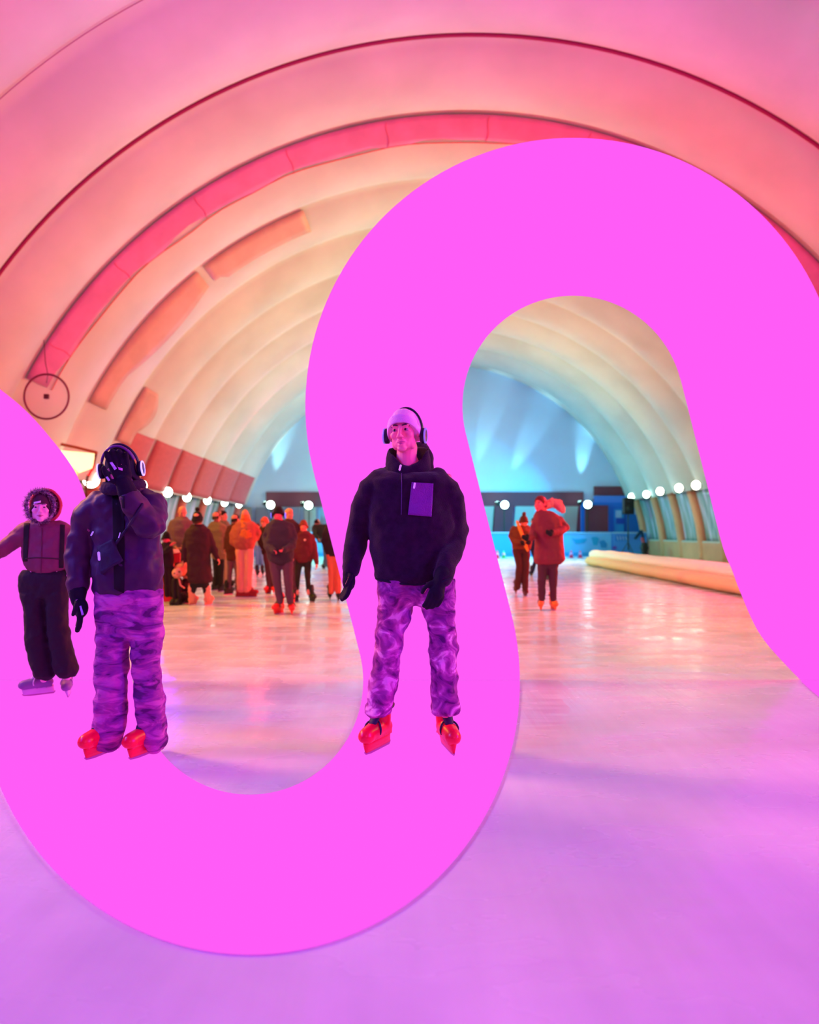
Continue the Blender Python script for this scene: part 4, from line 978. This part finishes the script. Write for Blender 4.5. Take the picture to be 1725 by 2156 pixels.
# ---------------------------------------------------------------- the skaters farther back
def fig(label, d, head, feet, coat=None, arms=(), legs=(), cols=None, hat=None, hair=None, yaw=0, face=True, group=None,
        rest=(), skates=True, hands='bare', lean=0, boot=None, shaft=.26, extra=None, coat_name='coat', e=2.3, hands_k=.9):
    """head: (px, py, radius px); feet: [(px, py, yaw)]; coat: rows; arms, legs: lists of (px, py, radius px, dy)"""
    cols = cols or {}; s = F/d
    fx = sum(f[0] for f in feet)/len(feet); base = P(fx, 1120, d); base.z = 0
    root = empty('person', base, label, 'person', group)
    k = head[2]/s/.088; hc = P(head[0], head[1], d-.0); R = rotz(yaw) @ Matrix.Rotation(lean, 3, 'X')
    b_ = MB(); h = LB(hc, R, k); head_shape(h); b_.v = h.v; b_.f = h.f
    if coat:
        top = coat[0]; cx = (top[0]+top[1])/2; mid = coat[len(coat)//2]; mx = (mid[0]+mid[1])/2
        b_.tube([P(head[0], head[1]+head[2]*.8, d+.02), P(cx, top[2], d+.02), P(mx, mid[2], d+.02)], [.05, .06, .08], 12)
        root_p = P(cx, top[2]+4, d+.02); hip = P(mx, mid[2], d+.02)
    hk = .8
    for a in arms:
        q = T3(d, *[(x, y, dy) for x, y, r, dy in a]); b_.tube([root_p]+q, [.05]+[max(.014, r/s*.6) for _, _, r, _ in a], 10)
        u = (q[-1]-q[-2]).normalized(); hand_shape(b_, q[-1], u, (0, -.8, .4), hands_k*.9, .5, .009)
    for l in legs:
        q = T3(d, *[(x, y, dy) for x, y, r, dy in l]); b_.tube([hip]+q, [.06]+[max(.02, r/s*.55) for _, _, r, _ in l], 10)
    b_.build('body', mat(*cols.get('skin', ('skin_orange', 'f07050', .6))), root, voxel=.011, sm=1)
    if coat:
        mb = MB(); mb.loft(rows(d, coat, .62), 24, e)
        for a in arms:
            q = T3(d, *[(x, y, dy) for x, y, r, dy in a]); mb.tube(q, [r/s for _, _, r, _ in a], 12)
        mb.build(coat_name, mat(*cols['coat']), root, voxel=.014, sm=3, disp=.03, dscale=.1)
    if hands == 'glove':
        for a in arms:
            q = T3(d, *[(x, y, dy) for x, y, r, dy in a]); u = (q[-1]-q[-2]).normalized()
            mb = MB(); hand_shape(mb, q[-1], u, (0, -.8, .4), 1.1*hands_k, .6, .013); mb.ell(q[-1]+u*.05, (.04, .04, .05)); mb.build('glove', BLACK, root, voxel=.009, sm=1)
    if legs:
        mb = MB()
        for l in legs:
            q = T3(d, *[(x, y, dy) for x, y, r, dy in l]); mb.tube(q, [r/s for _, _, r, _ in l], 14)
        if coat: bot = coat[-1]; mb.loft(rows(d, [(bot[0]+3, bot[1]-3, bot[2]-22, .6), (bot[0]+3, bot[1]-3, bot[2]+2, .6), (bot[0]+5, bot[1]-5, bot[2]+9, .5)]), 16, 2.2)
        mb.build('trousers', mat(*cols['legs']), root, voxel=.013, sm=2, disp=.02, dscale=.09)
    if skates:
        for f in feet:
            g = G(f[0], f[1]); skate(root, g.x, g.y, f[2], mat(*cols.get('boot', ('boot_black', '1c1418', .5))), mat(*cols.get('tongue', ('boot_black', '1c1418', .5))), f[3] if len(f) > 3 else .95, 0, 0, shaft=shaft)
    if hat:
        mb = LB(hc, R, k); hat_shape(mb, .09, .108, .135 if hat[0] != 'tall' else .16, .03, -.05, .02, .04, .008)
        if hat[0] == 'pompom': mb.ell((0, .01, .165), .04)
        mb.build('beanie', mat(*hat[1]), root)
    if hat and not face:
        mb = LB(hc, R, k); hat_shape(mb, .082, .104, .12, .02, -.09, .03, 0, 0); mb.build('hair', mat('brown_hair', '4a3018', .9), root)
    if hair == 'short':
        mb = LB(hc, R, k); hat_shape(mb, .080, .102, .125, .062, -.06, .02, 0, 0); mb.build('hair', mat(*cols['hair']), root)
    if hair == 'long':
        mb = LB(hc, R, k); hat_shape(mb, .086, .104, .128, .05, -.10, .06, 0, 0)
        mb.build('hair', mat(*cols['hair']), root)
    if face:
        face_bits(root, hc, R, k, mat('far_brow', '5a2018', .8), mat('far_lip', 'c03038', .5))
    if extra: extra(root, d, s, hc, R, k)
    return root
OR = ('skin_orange', 'dd8468', .6); RS = ('skin_red', 'f85068', .6)
BB = ('boot_black', '1c1418', .5); RB = ('boot_crimson', 'f02028', .35)
# 1 long dark coat, seen from behind
def pink_boots(root, d, s, hc, R, k):
    for x, y in ((403, 1256), (436, 1256)):
        mb = MB(); mb.tube(T3(d, (x, 1238, 0), (x, 1250, 0), (x+1, 1264, .03)), [.058, .05, .048], 12); mb.build('boot_cuff', mat('flesh_boot', 'f08c74', .6), root)
fig('woman in a long dark maroon coat and black bobble hat seen from behind', 11.95, (416, 1092, 10.5), [(404, 1274, 2.9), (437, 1274, 2.9)],
    coat=[(404, 428, 1104, .7), (396, 438, 1113), (392, 444, 1125), (392, 446, 1145), (394, 443, 1165), (394, 444, 1185), (394, 446, 1205), (396, 447, 1222), (400, 444, 1228)],
    arms=[[(398, 1120, 8, 0), (392, 1142, 8, .02), (388, 1168, 7.5, 0), (387, 1180, 6, -.02)], [(437, 1120, 8, 0), (445, 1142, 8, .02), (454, 1165, 7, 0), (459, 1176, 5.5, -.02)]],
    legs=[[(408, 1222, 8, 0), (406, 1244, 7, 0)], [(433, 1222, 8, 0), (434, 1244, 7, 0)]], cols={'coat': ('dark_maroon_wool', '3c1420', .9), 'legs': ('black_legs', '180e14', .8), 'skin': OR, 'boot': ('flesh_boot', 'f08c74', .6), 'tongue': ('flesh_boot', 'f08c74', .6)},
    hat=('pompom', ('black_wool', '1a0e12', .95)), yaw=pi, face=False, extra=pink_boots)
# 2 bald man in sweater
fig('bald man in a grey brown sweater looking down behind the red and white board', 13.0, (384, 1079, 9.5), [(372, 1262, 0), (392, 1262, .2)],
    coat=[(374, 394, 1088, .7), (362, 402, 1096), (358, 404, 1110), (359, 403, 1130), (362, 402, 1152), (364, 400, 1160)],
    arms=[[(363, 1102, 7, 0), (357, 1122, 7, 0), (360, 1144, 6, -.1), (370, 1152, 5, -.2)], [(400, 1102, 7, 0), (405, 1122, 7, 0), (399, 1142, 6, -.1), (388, 1150, 5, -.2)]],
    legs=[[(374, 1160, 8, 0), (373, 1210, 7, 0), (373, 1248, 6, 0)], [(392, 1160, 8, 0), (392, 1210, 7, 0), (392, 1248, 6, 0)]],
    cols={'coat': ('grey_sweater', '7a5454', .95, .3, 90), 'legs': ('dark_trousers', '30161c', .9), 'skin': OR}, yaw=.5, lean=.35)
# 3 crouched person with black hood eating
def fruit(root, d, s, hc, R, k): pass
fig('person in black hood and red scarf bent over the white board at left', 12.2, (350, 1134, 8.5), [(352, 1264, 0), (362, 1266, .1)],
    coat=[(344, 358, 1140, .8), (338, 364, 1146), (336, 366, 1160), (338, 366, 1180), (340, 364, 1195)],
    arms=[[(341, 1150, 6, 0), (340, 1162, 6, -.1), (352, 1158, 5, -.25), (359, 1150, 4, -.25)]],
    legs=[[(348, 1195, 7, 0), (350, 1225, 6, 0), (352, 1252, 6, 0)], [(360, 1195, 7, 0), (361, 1225, 6, 0), (362, 1252, 6, 0)]],
    cols={'coat': ('black_jacket_far', '2a1420', .9), 'legs': ('dark_trousers', '30161c', .9), 'skin': RS}, hat=('tall', ('black_wool', '1a0e12', .95)), yaw=.5, lean=.3)
# 4 tan coat
fig('man in a long tan coat and dark trousers seen from behind', 14.6, (456, 1089, 8.5), [(452, 1243, 2.6), (464, 1246, 2.9)],
    coat=[(447, 465, 1098, .7), (440, 472, 1104), (438, 476, 1116), (439, 475, 1135), (442, 475, 1155), (446, 476, 1172), (450, 474, 1178)],
    arms=[[(443, 1110, 6, 0), (438, 1128, 6, 0), (440, 1148, 5.5, 0)], [(471, 1110, 6, 0), (476, 1128, 6, 0), (475, 1150, 5.5, 0)]],
    legs=[[(454, 1170, 7, 0), (455, 1200, 6, 0), (454, 1230, 5, 0)], [(466, 1170, 7, 0), (466, 1200, 6.5, 0), (465, 1232, 5, 0)]],
    cols={'coat': ('tan_coat', '8c6c4c', .9), 'legs': ('black_legs', '180e14', .8), 'skin': OR, 'hair': ('brown_hair', '4a3018', .9)}, hair='short', yaw=2.8, face=False)
# 5 dark haired man in profile
fig('dark-haired man in profile behind the tan coat', 16.0, (470, 1086, 8), [(468, 1235, 1.2), (480, 1235, 1.2)],
    coat=[(463, 479, 1096, .7), (460, 484, 1102), (459, 486, 1120), (460, 485, 1150)], arms=[[(482, 1108, 5, 0), (486, 1130, 5, 0), (484, 1148, 4.5, 0)]],
    legs=[[(468, 1150, 6.5, 0), (468, 1190, 6, 0), (468, 1226, 5, 0)], [(480, 1150, 6.5, 0), (480, 1190, 6, 0), (480, 1226, 5, 0)]],
    cols={'coat': ('taupe_coat', '7a6a54', .9), 'legs': ('pale_trousers', 'd0a084', .8), 'skin': OR, 'hair': ('black_hair', '1a0e12', .9)}, hair='short', yaw=1.3)
# 6 maroon coat and purple jeans
fig('person in maroon jacket and purple grey jeans between tan coat and long-haired woman', 14.0, (496, 1094, 8), [(479, 1252, 2.6), (500, 1244, 2.9)],
    coat=[(488, 504, 1102, .7), (480, 508, 1108), (477, 508, 1122), (476, 506, 1145), (476, 505, 1165), (477, 503, 1180)],
    arms=[[(482, 1114, 6, 0), (477, 1134, 6, 0), (476, 1154, 5, 0)]],
    legs=[[(485, 1176, 7, 0), (484, 1205, 5.5, 0), (481, 1238, 4.5, .05)], [(497, 1176, 7, 0), (500, 1205, 5.5, 0), (500, 1236, 4.5, 0)]],
    cols={'coat': ('maroon_brown', '5c2220', .9), 'legs': ('purple_jeans', '7a4a60', .9), 'skin': OR, 'hair': ('black_hair', '1a0e12', .9)}, hair='short', yaw=2.6, face=False)
# 7 long-haired woman
def longhair(root, d, s, hc, R, k):
    mb = MB(); mb.loft(rows(d, [(511, 525, 1083, .9, .05), (507, 527, 1092, .9, .0), (503, 530, 1104, .7, -.04), (499, 534, 1118, .55, -.07), (500, 532, 1130, .4, -.10), (508, 526, 1138, .3, -.11)]), 20, 2)
    mb.build('hair', mat('copper_hair', 'e86a28', .7, .6, 60), root, voxel=.012, sm=1, disp=.02, dscale=.03)
fig('woman with long copper hair, rust jacket and peach trousers seen from behind', 13.5, (516, 1085, 8.5), [(506, 1257, 1.5), (524, 1257, 1.5)],
    coat=[(508, 527, 1094, .7), (496, 538, 1102), (491, 542, 1114), (488, 543, 1130), (489, 538, 1142), (494, 536, 1152), (499, 532, 1157)],
    arms=[[(497, 1110, 7, 0), (490, 1126, 8, 0), (491, 1142, 7.5, 0), (499, 1149, 6, .1)], [(537, 1108, 7, 0), (544, 1122, 7.5, 0), (538, 1134, 7, .1), (530, 1138, 5, .2)]],
    legs=[[(506, 1156, 10, 0), (507, 1195, 9, 0), (508, 1240, 9, 0)], [(524, 1156, 10, 0), (524, 1195, 9, 0), (520, 1240, 9, 0)]],
    cols={'coat': ('rust_knit', 'b85444', .9, .3, 60), 'legs': ('peach_trousers', 'f08c7c', .8), 'skin': OR, 'hair': ('copper_hair', 'e86a28', .7, .6, 60), 'boot': ('boot_dark_red', 'a81828', .4), 'tongue': ('boot_dark_red', 'a81828', .4)}, hair='long', yaw=pi, face=False, extra=longhair, shaft=.2)
# 8 teal and mint figure
fig('small figure in mint top and light blue trousers far behind the long-haired woman', 20.5, (543, 1110, 6), [(541, 1211, .5), (553, 1211, .3)],
    coat=[(537, 549, 1117, .7), (534, 553, 1122), (535, 553, 1140), (537, 552, 1150)], arms=[[(536, 1126, 4, 0), (534, 1140, 4, 0), (537, 1152, 3.5, 0)]],
    legs=[[(541, 1150, 5, 0), (542, 1180, 4.5, 0), (542, 1203, 4, 0)], [(549, 1150, 5, 0), (552, 1180, 4.5, 0), (553, 1203, 4, 0)]],
    cols={'coat': ('mint_top', 'a8e8c0', .8), 'legs': ('sky_trousers', '68b0dc', .8), 'skin': OR, 'hair': ('brown_hair', '4a3018', .9)}, hair='short')
# 9 dark coat with orange cap
fig('person in orange cap and dark coat partly behind the front skater', 14.3, (557, 1100, 8), [(567, 1249, -.3), (577, 1249, .1)],
    coat=[(550, 566, 1108, .7), (546, 572, 1114), (545, 574, 1130), (547, 574, 1150), (552, 574, 1168)], arms=[[(549, 1118, 6, 0), (547, 1136, 6, 0), (552, 1152, 5, 0)]],
    legs=[[(560, 1165, 7, 0), (564, 1200, 6, 0), (567, 1236, 5, 0)], [(572, 1165, 7, 0), (575, 1200, 6, 0), (577, 1236, 5, 0)]],
    cols={'coat': ('dark_plum', '40201c', .9), 'legs': ('wine_trousers', '5c2c38', .9), 'skin': OR, 'boot': RB, 'tongue': RB}, hat=('', ('orange_cap', 'e05c40', .9)), yaw=-.4)
# 10 front skater with blue headphones
def hp10(root, d, s, hc, R, k): headphones(root, hc, R, k, .1, .137, -.02, glow=mat('glow_blue', '8080ff', .4, emit='6a68ff', es=2.0), cr=.04)
fig('skater in dark parka, black cap and glowing blue headphones, nearest of the crowd', 10.5, (586, 1083, 11), [(590, 1292, -.35, 1.05), (614, 1293, .2, 1.05)],
    coat=[(575, 599, 1094, .75), (565, 612, 1101, .62), (562, 617, 1112), (561, 619, 1135), (560, 620, 1158), (562, 619, 1175), (568, 616, 1184), (578, 608, 1190)],
    arms=[[(568, 1110, 9, 0), (561, 1132, 9, .03), (562, 1150, 8, -.1), (578, 1160, 7, -.25)], [(612, 1110, 9, 0), (619, 1132, 9, .03), (616, 1150, 8, -.1), (598, 1158, 7, -.25)]],
    legs=[[(577, 1178, 12, 0), (583, 1222, 9.5, -.03), (590, 1266, 7, .05)], [(606, 1178, 12, 0), (607, 1222, 9.5, -.03), (611, 1266, 7, .05)]],
    cols={'coat': ('plum_parka', '3a2234', .85, .3, 30), 'legs': ('plum_jeans', '583048', .9), 'skin': RS, 'boot': RB, 'tongue': ('tongue_black', '1a1014', .6)}, hat=('', ('black_wool', '1a0e12', .95)), lean=.15, extra=hp10, hands_k=.7)
# 11 blond head behind
fig('fair-haired person behind the right shoulder of the front skater', 12.6, (609, 1082, 8.5), [(606, 1266, .2), (620, 1266, .2)],
    coat=[(601, 617, 1092, .7), (598, 626, 1100), (598, 630, 1120), (600, 630, 1150), (602, 628, 1180)], arms=[[(626, 1108, 6, 0), (630, 1130, 6, 0), (628, 1150, 5, 0)]],
    legs=[[(608, 1175, 8, 0), (607, 1215, 7, 0), (606, 1250, 6, 0)], [(620, 1175, 8, 0), (620, 1215, 7, 0), (620, 1250, 6, 0)]],
    cols={'coat': ('wine_jacket', '4c1c28', .9), 'legs': ('wine_trousers', '5c2c38', .9), 'skin': OR, 'hair': ('fair_hair', 'f09060', .8)}, hair='short', yaw=.8)
# 12 child in maroon jacket
def badge(root, d, s, hc, R, k):
    mb = MB(); mb.ell(P(642, 1137, d-.17), (.018, .01, .018)); mb.build('badge', mat('badge_pink', 'ffb0a0', .5), root)
    mb = MB(); mb.ell(P(627, 1110, d+.08), (.04, .03, .05)); mb.build('lime_hood_tab', mat('lime', '9ce030', .6), root)
    for x in (625, 650):
        mb = MB(); mb.tube(T3(d, (x, 1243, 0), (x+.5, 1249, 0)), [.036, .038], 12); mb.build('pink_cuff', mat('cuff_pink', 'f08878', .7), root)
fig('child in maroon jacket with pale badge, brown cap and black leggings', 12.6, (639, 1108, 9), [(622, 1267, -.5), (656, 1267, .5)],
    coat=[(630, 648, 1118, .75), (622, 656, 1123), (619, 660, 1136), (619, 662, 1155), (620, 661, 1172), (624, 656, 1184)],
    arms=[[(624, 1130, 6.5, 0), (618, 1150, 6.5, 0), (618, 1172, 6, -.05)], [(655, 1130, 6.5, 0), (662, 1150, 6.5, 0), (666, 1176, 6, -.05), (667, 1186, 4, -.05)]],
    legs=[[(629, 1180, 9, 0), (627, 1212, 6.5, -.03), (624, 1245, 5, .03)], [(648, 1180, 9, 0), (648, 1212, 6.5, -.03), (650, 1245, 5, .03)]],
    cols={'coat': ('maroon_jacket', '64141e', .85), 'legs': ('black_leggings', '24140e', .8), 'skin': ('skin_coral', 'f87060', .6)}, hat=('', ('rust_cap', '8c3a20', .95)), extra=badge)
# 13 green puffer leaning
fig('figure in dark green puffer bending over far behind the child', 21, (668, 1102, 6.5), [(683, 1197, -.3), (690, 1197, .2)],
    coat=[(660, 690, 1104, .6), (656, 692, 1112), (658, 692, 1124), (664, 692, 1134)], arms=[[(662, 1114, 4.5, -.1), (662, 1126, 4.5, -.3), (670, 1134, 4, -.4)]],
    legs=[[(682, 1134, 5.5, 0), (685, 1162, 4.5, 0), (686, 1190, 4, 0)], [(689, 1134, 5.5, 0), (691, 1162, 4.5, 0), (691, 1190, 4, 0)]],
    cols={'coat': ('green_puffer', '1c3c30', .8), 'legs': ('teal_trousers', '3c8c94', .8), 'skin': ('skin_grey', 'b09088', .6), 'hair': ('black_hair', '1a0e12', .9)}, hair='short', yaw=-.5, lean=.6)
# 14 behind the ribbon
fig('person in black jacket and orange-red trousers half hidden by the ribbon', 12.75, (697, 1092, 9), [(695, 1262, .1), (712, 1264, .2)],
    coat=[(689, 706, 1102, .7), (684, 714, 1110), (682, 718, 1130), (684, 720, 1155), (688, 718, 1172)], arms=[[(687, 1118, 7, 0), (683, 1140, 7, 0), (690, 1160, 6, 0)]],
    legs=[[(696, 1168, 8.5, 0), (698, 1210, 7, 0), (698, 1246, 6, 0)], [(713, 1168, 8.5, 0), (712, 1210, 7, 0), (712, 1246, 6, 0)]],
    cols={'coat': ('black_jacket_far', '2a1420', .9), 'legs': ('orange_trousers', 'e06044', .8), 'skin': OR, 'hair': ('black_hair', '1a0e12', .9)}, hair='short', yaw=.4)
# 15 red coat
def furhood(root, d, s, hc, R, k):
    mb = MB(); mb.tube(T3(d, (1150, 1066, .06), (1162, 1058, .13), (1176, 1062, .13), (1184, 1074, .08)), [.05, .075, .08, .05], 12); mb.build('fur_hood', mat('coral_fur', 'f07078', .95, .8, 40), root, voxel=.014, sm=1, disp=.04, dscale=.03)
fig('man in a crimson parka with fur hood, dark trousers and orange skates looking left', 10.85, (1138, 1061, 12.5), [(1140, 1284, -.25, 1), (1164, 1284, .1, 1)],
    coat=[(1130, 1158, 1075, .75), (1124, 1176, 1084, .6), (1124, 1182, 1098), (1126, 1186, 1120), (1126, 1187, 1145), (1125, 1189, 1165), (1124, 1191, 1178), (1128, 1180, 1188)],
    arms=[[(1130, 1098, 9, 0), (1124, 1118, 9, .02), (1121, 1130, 7.5, -.12), (1112, 1132, 6, -.22)], [(1178, 1096, 10, 0), (1190, 1112, 10, .02), (1178, 1120, 8.5, -.14), (1164, 1122, 7, -.24)]],
    legs=[[(1143, 1182, 12, 0), (1141, 1222, 9, -.02), (1141, 1260, 7, .05)], [(1164, 1182, 12, 0), (1165, 1222, 9, -.02), (1165, 1260, 7, .05)]],
    cols={'coat': ('crimson_parka', '7c1c34', .75, .3, 30), 'legs': ('wine_black', '4c1c34', .9), 'skin': RS, 'hair': ('dark_red_hair', '701428', .9), 'boot': ('boot_orange', 'f06c38', .5), 'tongue': BB}, hair='short', yaw=-.75, extra=furhood, hands='glove', hands_k=.85)
# 16 woman leaning on him
def scarf(root, d, s, hc, R, k):
    mb = MB(); q = T3(d, (1089, 1098, -.14), (1095, 1114, -.2), (1102, 1132, -.2), (1106, 1146, -.2), (1111, 1159, -.18)); mb.tube(q, [.022, .03, .03, .034, .02], 8, flat=.4, up=(0, -1, 0)); mb.build('orange_scarf', mat('orange_scarf', 'f89030', .8), root)
fig('woman in brown jacket with bobble hat and orange scarf leaning forward beside the red coat', 13.5, (1103, 1099, 9.5), [(1087, 1250, -.2), (1105, 1255, .1)],
    coat=[(1094, 1112, 1106, .7), (1084, 1116, 1110), (1078, 1120, 1118), (1077, 1120, 1132), (1078, 1120, 1146), (1080, 1118, 1156)],
    arms=[[(1082, 1114, 7, 0), (1076, 1128, 7, .02), (1082, 1140, 6, -.1), (1096, 1142, 5, -.2)], [(1116, 1116, 6, 0), (1120, 1128, 6, -.05), (1116, 1138, 5, -.15)]],
    legs=[[(1088, 1158, 9, 0), (1094, 1190, 7.5, -.02), (1090, 1236, 6.5, .05)], [(1108, 1158, 9, 0), (1108, 1190, 7.5, -.02), (1106, 1238, 6.5, .03)]],
    cols={'coat': ('brown_puffer', '74341c', .85), 'legs': ('brown_trousers', '4c1c20', .9), 'skin': ('skin_coral', 'f87060', .6), 'boot': ('boot_brown', '5c2420', .6), 'tongue': BB}, hat=('pompom', ('brown_bobble', '5c2818', .95)), lean=.35, extra=scarf, hands='glove', hands_k=.8)
# 17 distant one between them
fig('small dark figure far behind, seen between the leaning skater and the red coat', 19.5, (1124, 1098, 6), [(1120, 1213, -.4), (1153, 1222, .2)],
    coat=[(1118, 1130, 1105, .7), (1114, 1134, 1112), (1114, 1136, 1140), (1116, 1136, 1160)], arms=[[(1116, 1116, 4.5, 0), (1113, 1135, 4.5, 0), (1116, 1150, 4, 0)]],
    legs=[[(1122, 1158, 5, 0), (1128, 1180, 4.5, 0), (1121, 1204, 4, .1)], [(1130, 1158, 5, 0), (1142, 1185, 4.5, 0), (1153, 1212, 4, 0)]],
    cols={'coat': ('navy_far', '1c2c48', .9), 'legs': ('navy_far', '1c2c48', .9), 'skin': OR, 'hair': ('black_hair', '1a0e12', .9)}, hair='short')

# red and white crash board beside the crowd
d = 12.4; o = empty('crash_board', (P(370, 1120, d).x, d, 0), 'red and white standing board at the left edge of the crowd', 'board')
def quad(name, pts, dd, m, parent, th=.05):
    q = [P(x, y, dd) for x, y in pts]; n = len(q); mb = MB()
    mb.add(q+[p+Vector((0, th, 0)) for p in q], [tuple(range(n)), tuple(range(2*n-1, n-1, -1))]+[(i, (i+1) % n, (i+1) % n+n, i+n) for i in range(n)])
    return mb.build(name, m, parent, smooth=False)
RED2 = mat('board_red', 'f01c34', .5); WH2 = mat('board_white', 'f0a8a8', .6)
quad('red_side', [(333, 1206), (344, 1204), (356, 1230), (362, 1266), (345, 1268)], d-.02, RED2, o)
quad('white_side', [(340, 1158), (350, 1160), (364, 1222), (367, 1262), (358, 1266), (350, 1222)], d, WH2, o)
quad('top_cushion', [(340, 1157), (364, 1157), (368, 1164), (346, 1168)], d-.04, mat('cushion_cream', 'f8b8a0', .6), o, .3)
quad('red_front', [(354, 1168), (379, 1164), (379, 1184), (366, 1186), (364, 1206), (358, 1196)], d-.03, RED2, o)
# skating aid shaped like a sitting animal, pushed by a small child
d = 12.1; o = empty('skating_aid', (P(378, 1120, d).x, d, 0), 'peach skating aid with a round face left of the woman in long coat', 'skating aid')
PE = mat('peach_plastic', 'f08c6c', .45)
mb = MB(); mb.ell(P(381, 1200, d+.10), (.10, .12, .12)); mb.ell(P(388, 1192, d+.1), (.07, .1, .07)); mb.build('body', PE, o)
mb = MB(); mb.ell(P(373, 1207, d-.05), (.085, .08, .088)); hd = mb.build('head', mat('pale_peach', 'f8a888', .5), o)
for x, y in ((367, 1207), (377.5, 1204)):
    mb = MB(); mb.ell(P(x, y, d-.126), (.017, .01, .01)); mb.build('eye', BLACK, hd)
mb = MB(); mb.ell(P(373, 1210.5, d-.13), (.014, .01, .008)); mb.build('nose', RED2, hd)
mb = MB(); mb.tube([P(367, 1214, d-.115), P(373, 1216.5, d-.118), P(379, 1213, d-.115)], .004, 6); mb.build('mouth', mat('mouth_red', 'a02028', .6), hd)
mb = MB(); mb.tube(T3(d, (377, 1220, 0), (380, 1232, -.02), (388, 1238, 0)), .014, 8); mb.build('handle', mat('pale_peach', 'f8a888', .5), o)
mb = MB(); 
for x in (368, 378): mb = MB(); mb.tube(T3(d, (x, 1222, .05), (x-.5, 1240, .05), (x+1, 1262, .0)), [.05, .055, .04], 12); mb.build('leg', mat('dark_plastic', '241014', .7), o)
for x in (366, 376):
    mb = MB(); mb.loft([(P(x, 1266, d).x, d-.02, .0, .05, .11), (P(x, 1266, d).x, d-.02, .05, .055, .12), (P(x, 1266, d).x, d, .10, .04, .08)], 14, 2.6); mb.build('foot', mat('dark_plastic', '241014', .7), o)
d = 12.2; o = empty('person', (P(392, 1120, d).x, d, 0), 'small child crouching in dark snowsuit behind the peach skating aid', 'person')
b_ = LB(P(394, 1212, d+.1), rotz(-.6), .72); head_shape(b_); q = MB(); q.v = b_.v; q.f = b_.f
q.tube([P(394, 1222, d+.1), P(396, 1238, d+.08)], [.05, .07], 12)
for e_ in ((386, 1236), (402, 1238)): q.tube([P(396, 1228, d+.08), P(*e_, d-.05)], [.035, .025], 10); 
for e_ in (((388, 1250), (384, 1262)), ((400, 1252), (398, 1262))): q.tube([P(396, 1240, d+.08), P(*e_[0], d-.05), P(*e_[1], d)], [.045, .04, .03], 10)
q.build('body', mat(*OR), o, voxel=.011, sm=1)
mb = MB(); mb.tube(T3(d, (394, 1224, .1), (396, 1242, .08)), [.085, .1], 14); mb.tube(T3(d, (396, 1228, .08), (386, 1236, -.05)), [.05, .035], 10); mb.tube(T3(d, (396, 1228, .08), (402, 1240, -.02)), [.05, .035], 10)
mb.tube(T3(d, (394, 1244, .08), (386, 1252, -.08), (385, 1262, 0)), [.07, .06, .045], 12); mb.tube(T3(d, (398, 1244, .08), (400, 1254, -.08), (398, 1264, 0)), [.07, .06, .045], 12)
mb.build('snowsuit', mat('brown_snowsuit', '3c1a1e', .85, 0, 60, .3, 20), o, voxel=.014, sm=2, disp=.03, dscale=.06)
mb = LB(P(394, 1212, d+.1), rotz(-.6), .72); hat_shape(mb, .092, .11, .135, .03, -.06, .02, .04, .01); mb.build('beanie', mat('brown_bobble', '5c2818', .95), o)
for x in (385, 398): g = G(x, 1270); skate(o, g.x, g.y, -.5, mat(*BB), mat(*BB), .62, 0, 0, shaft=.2)
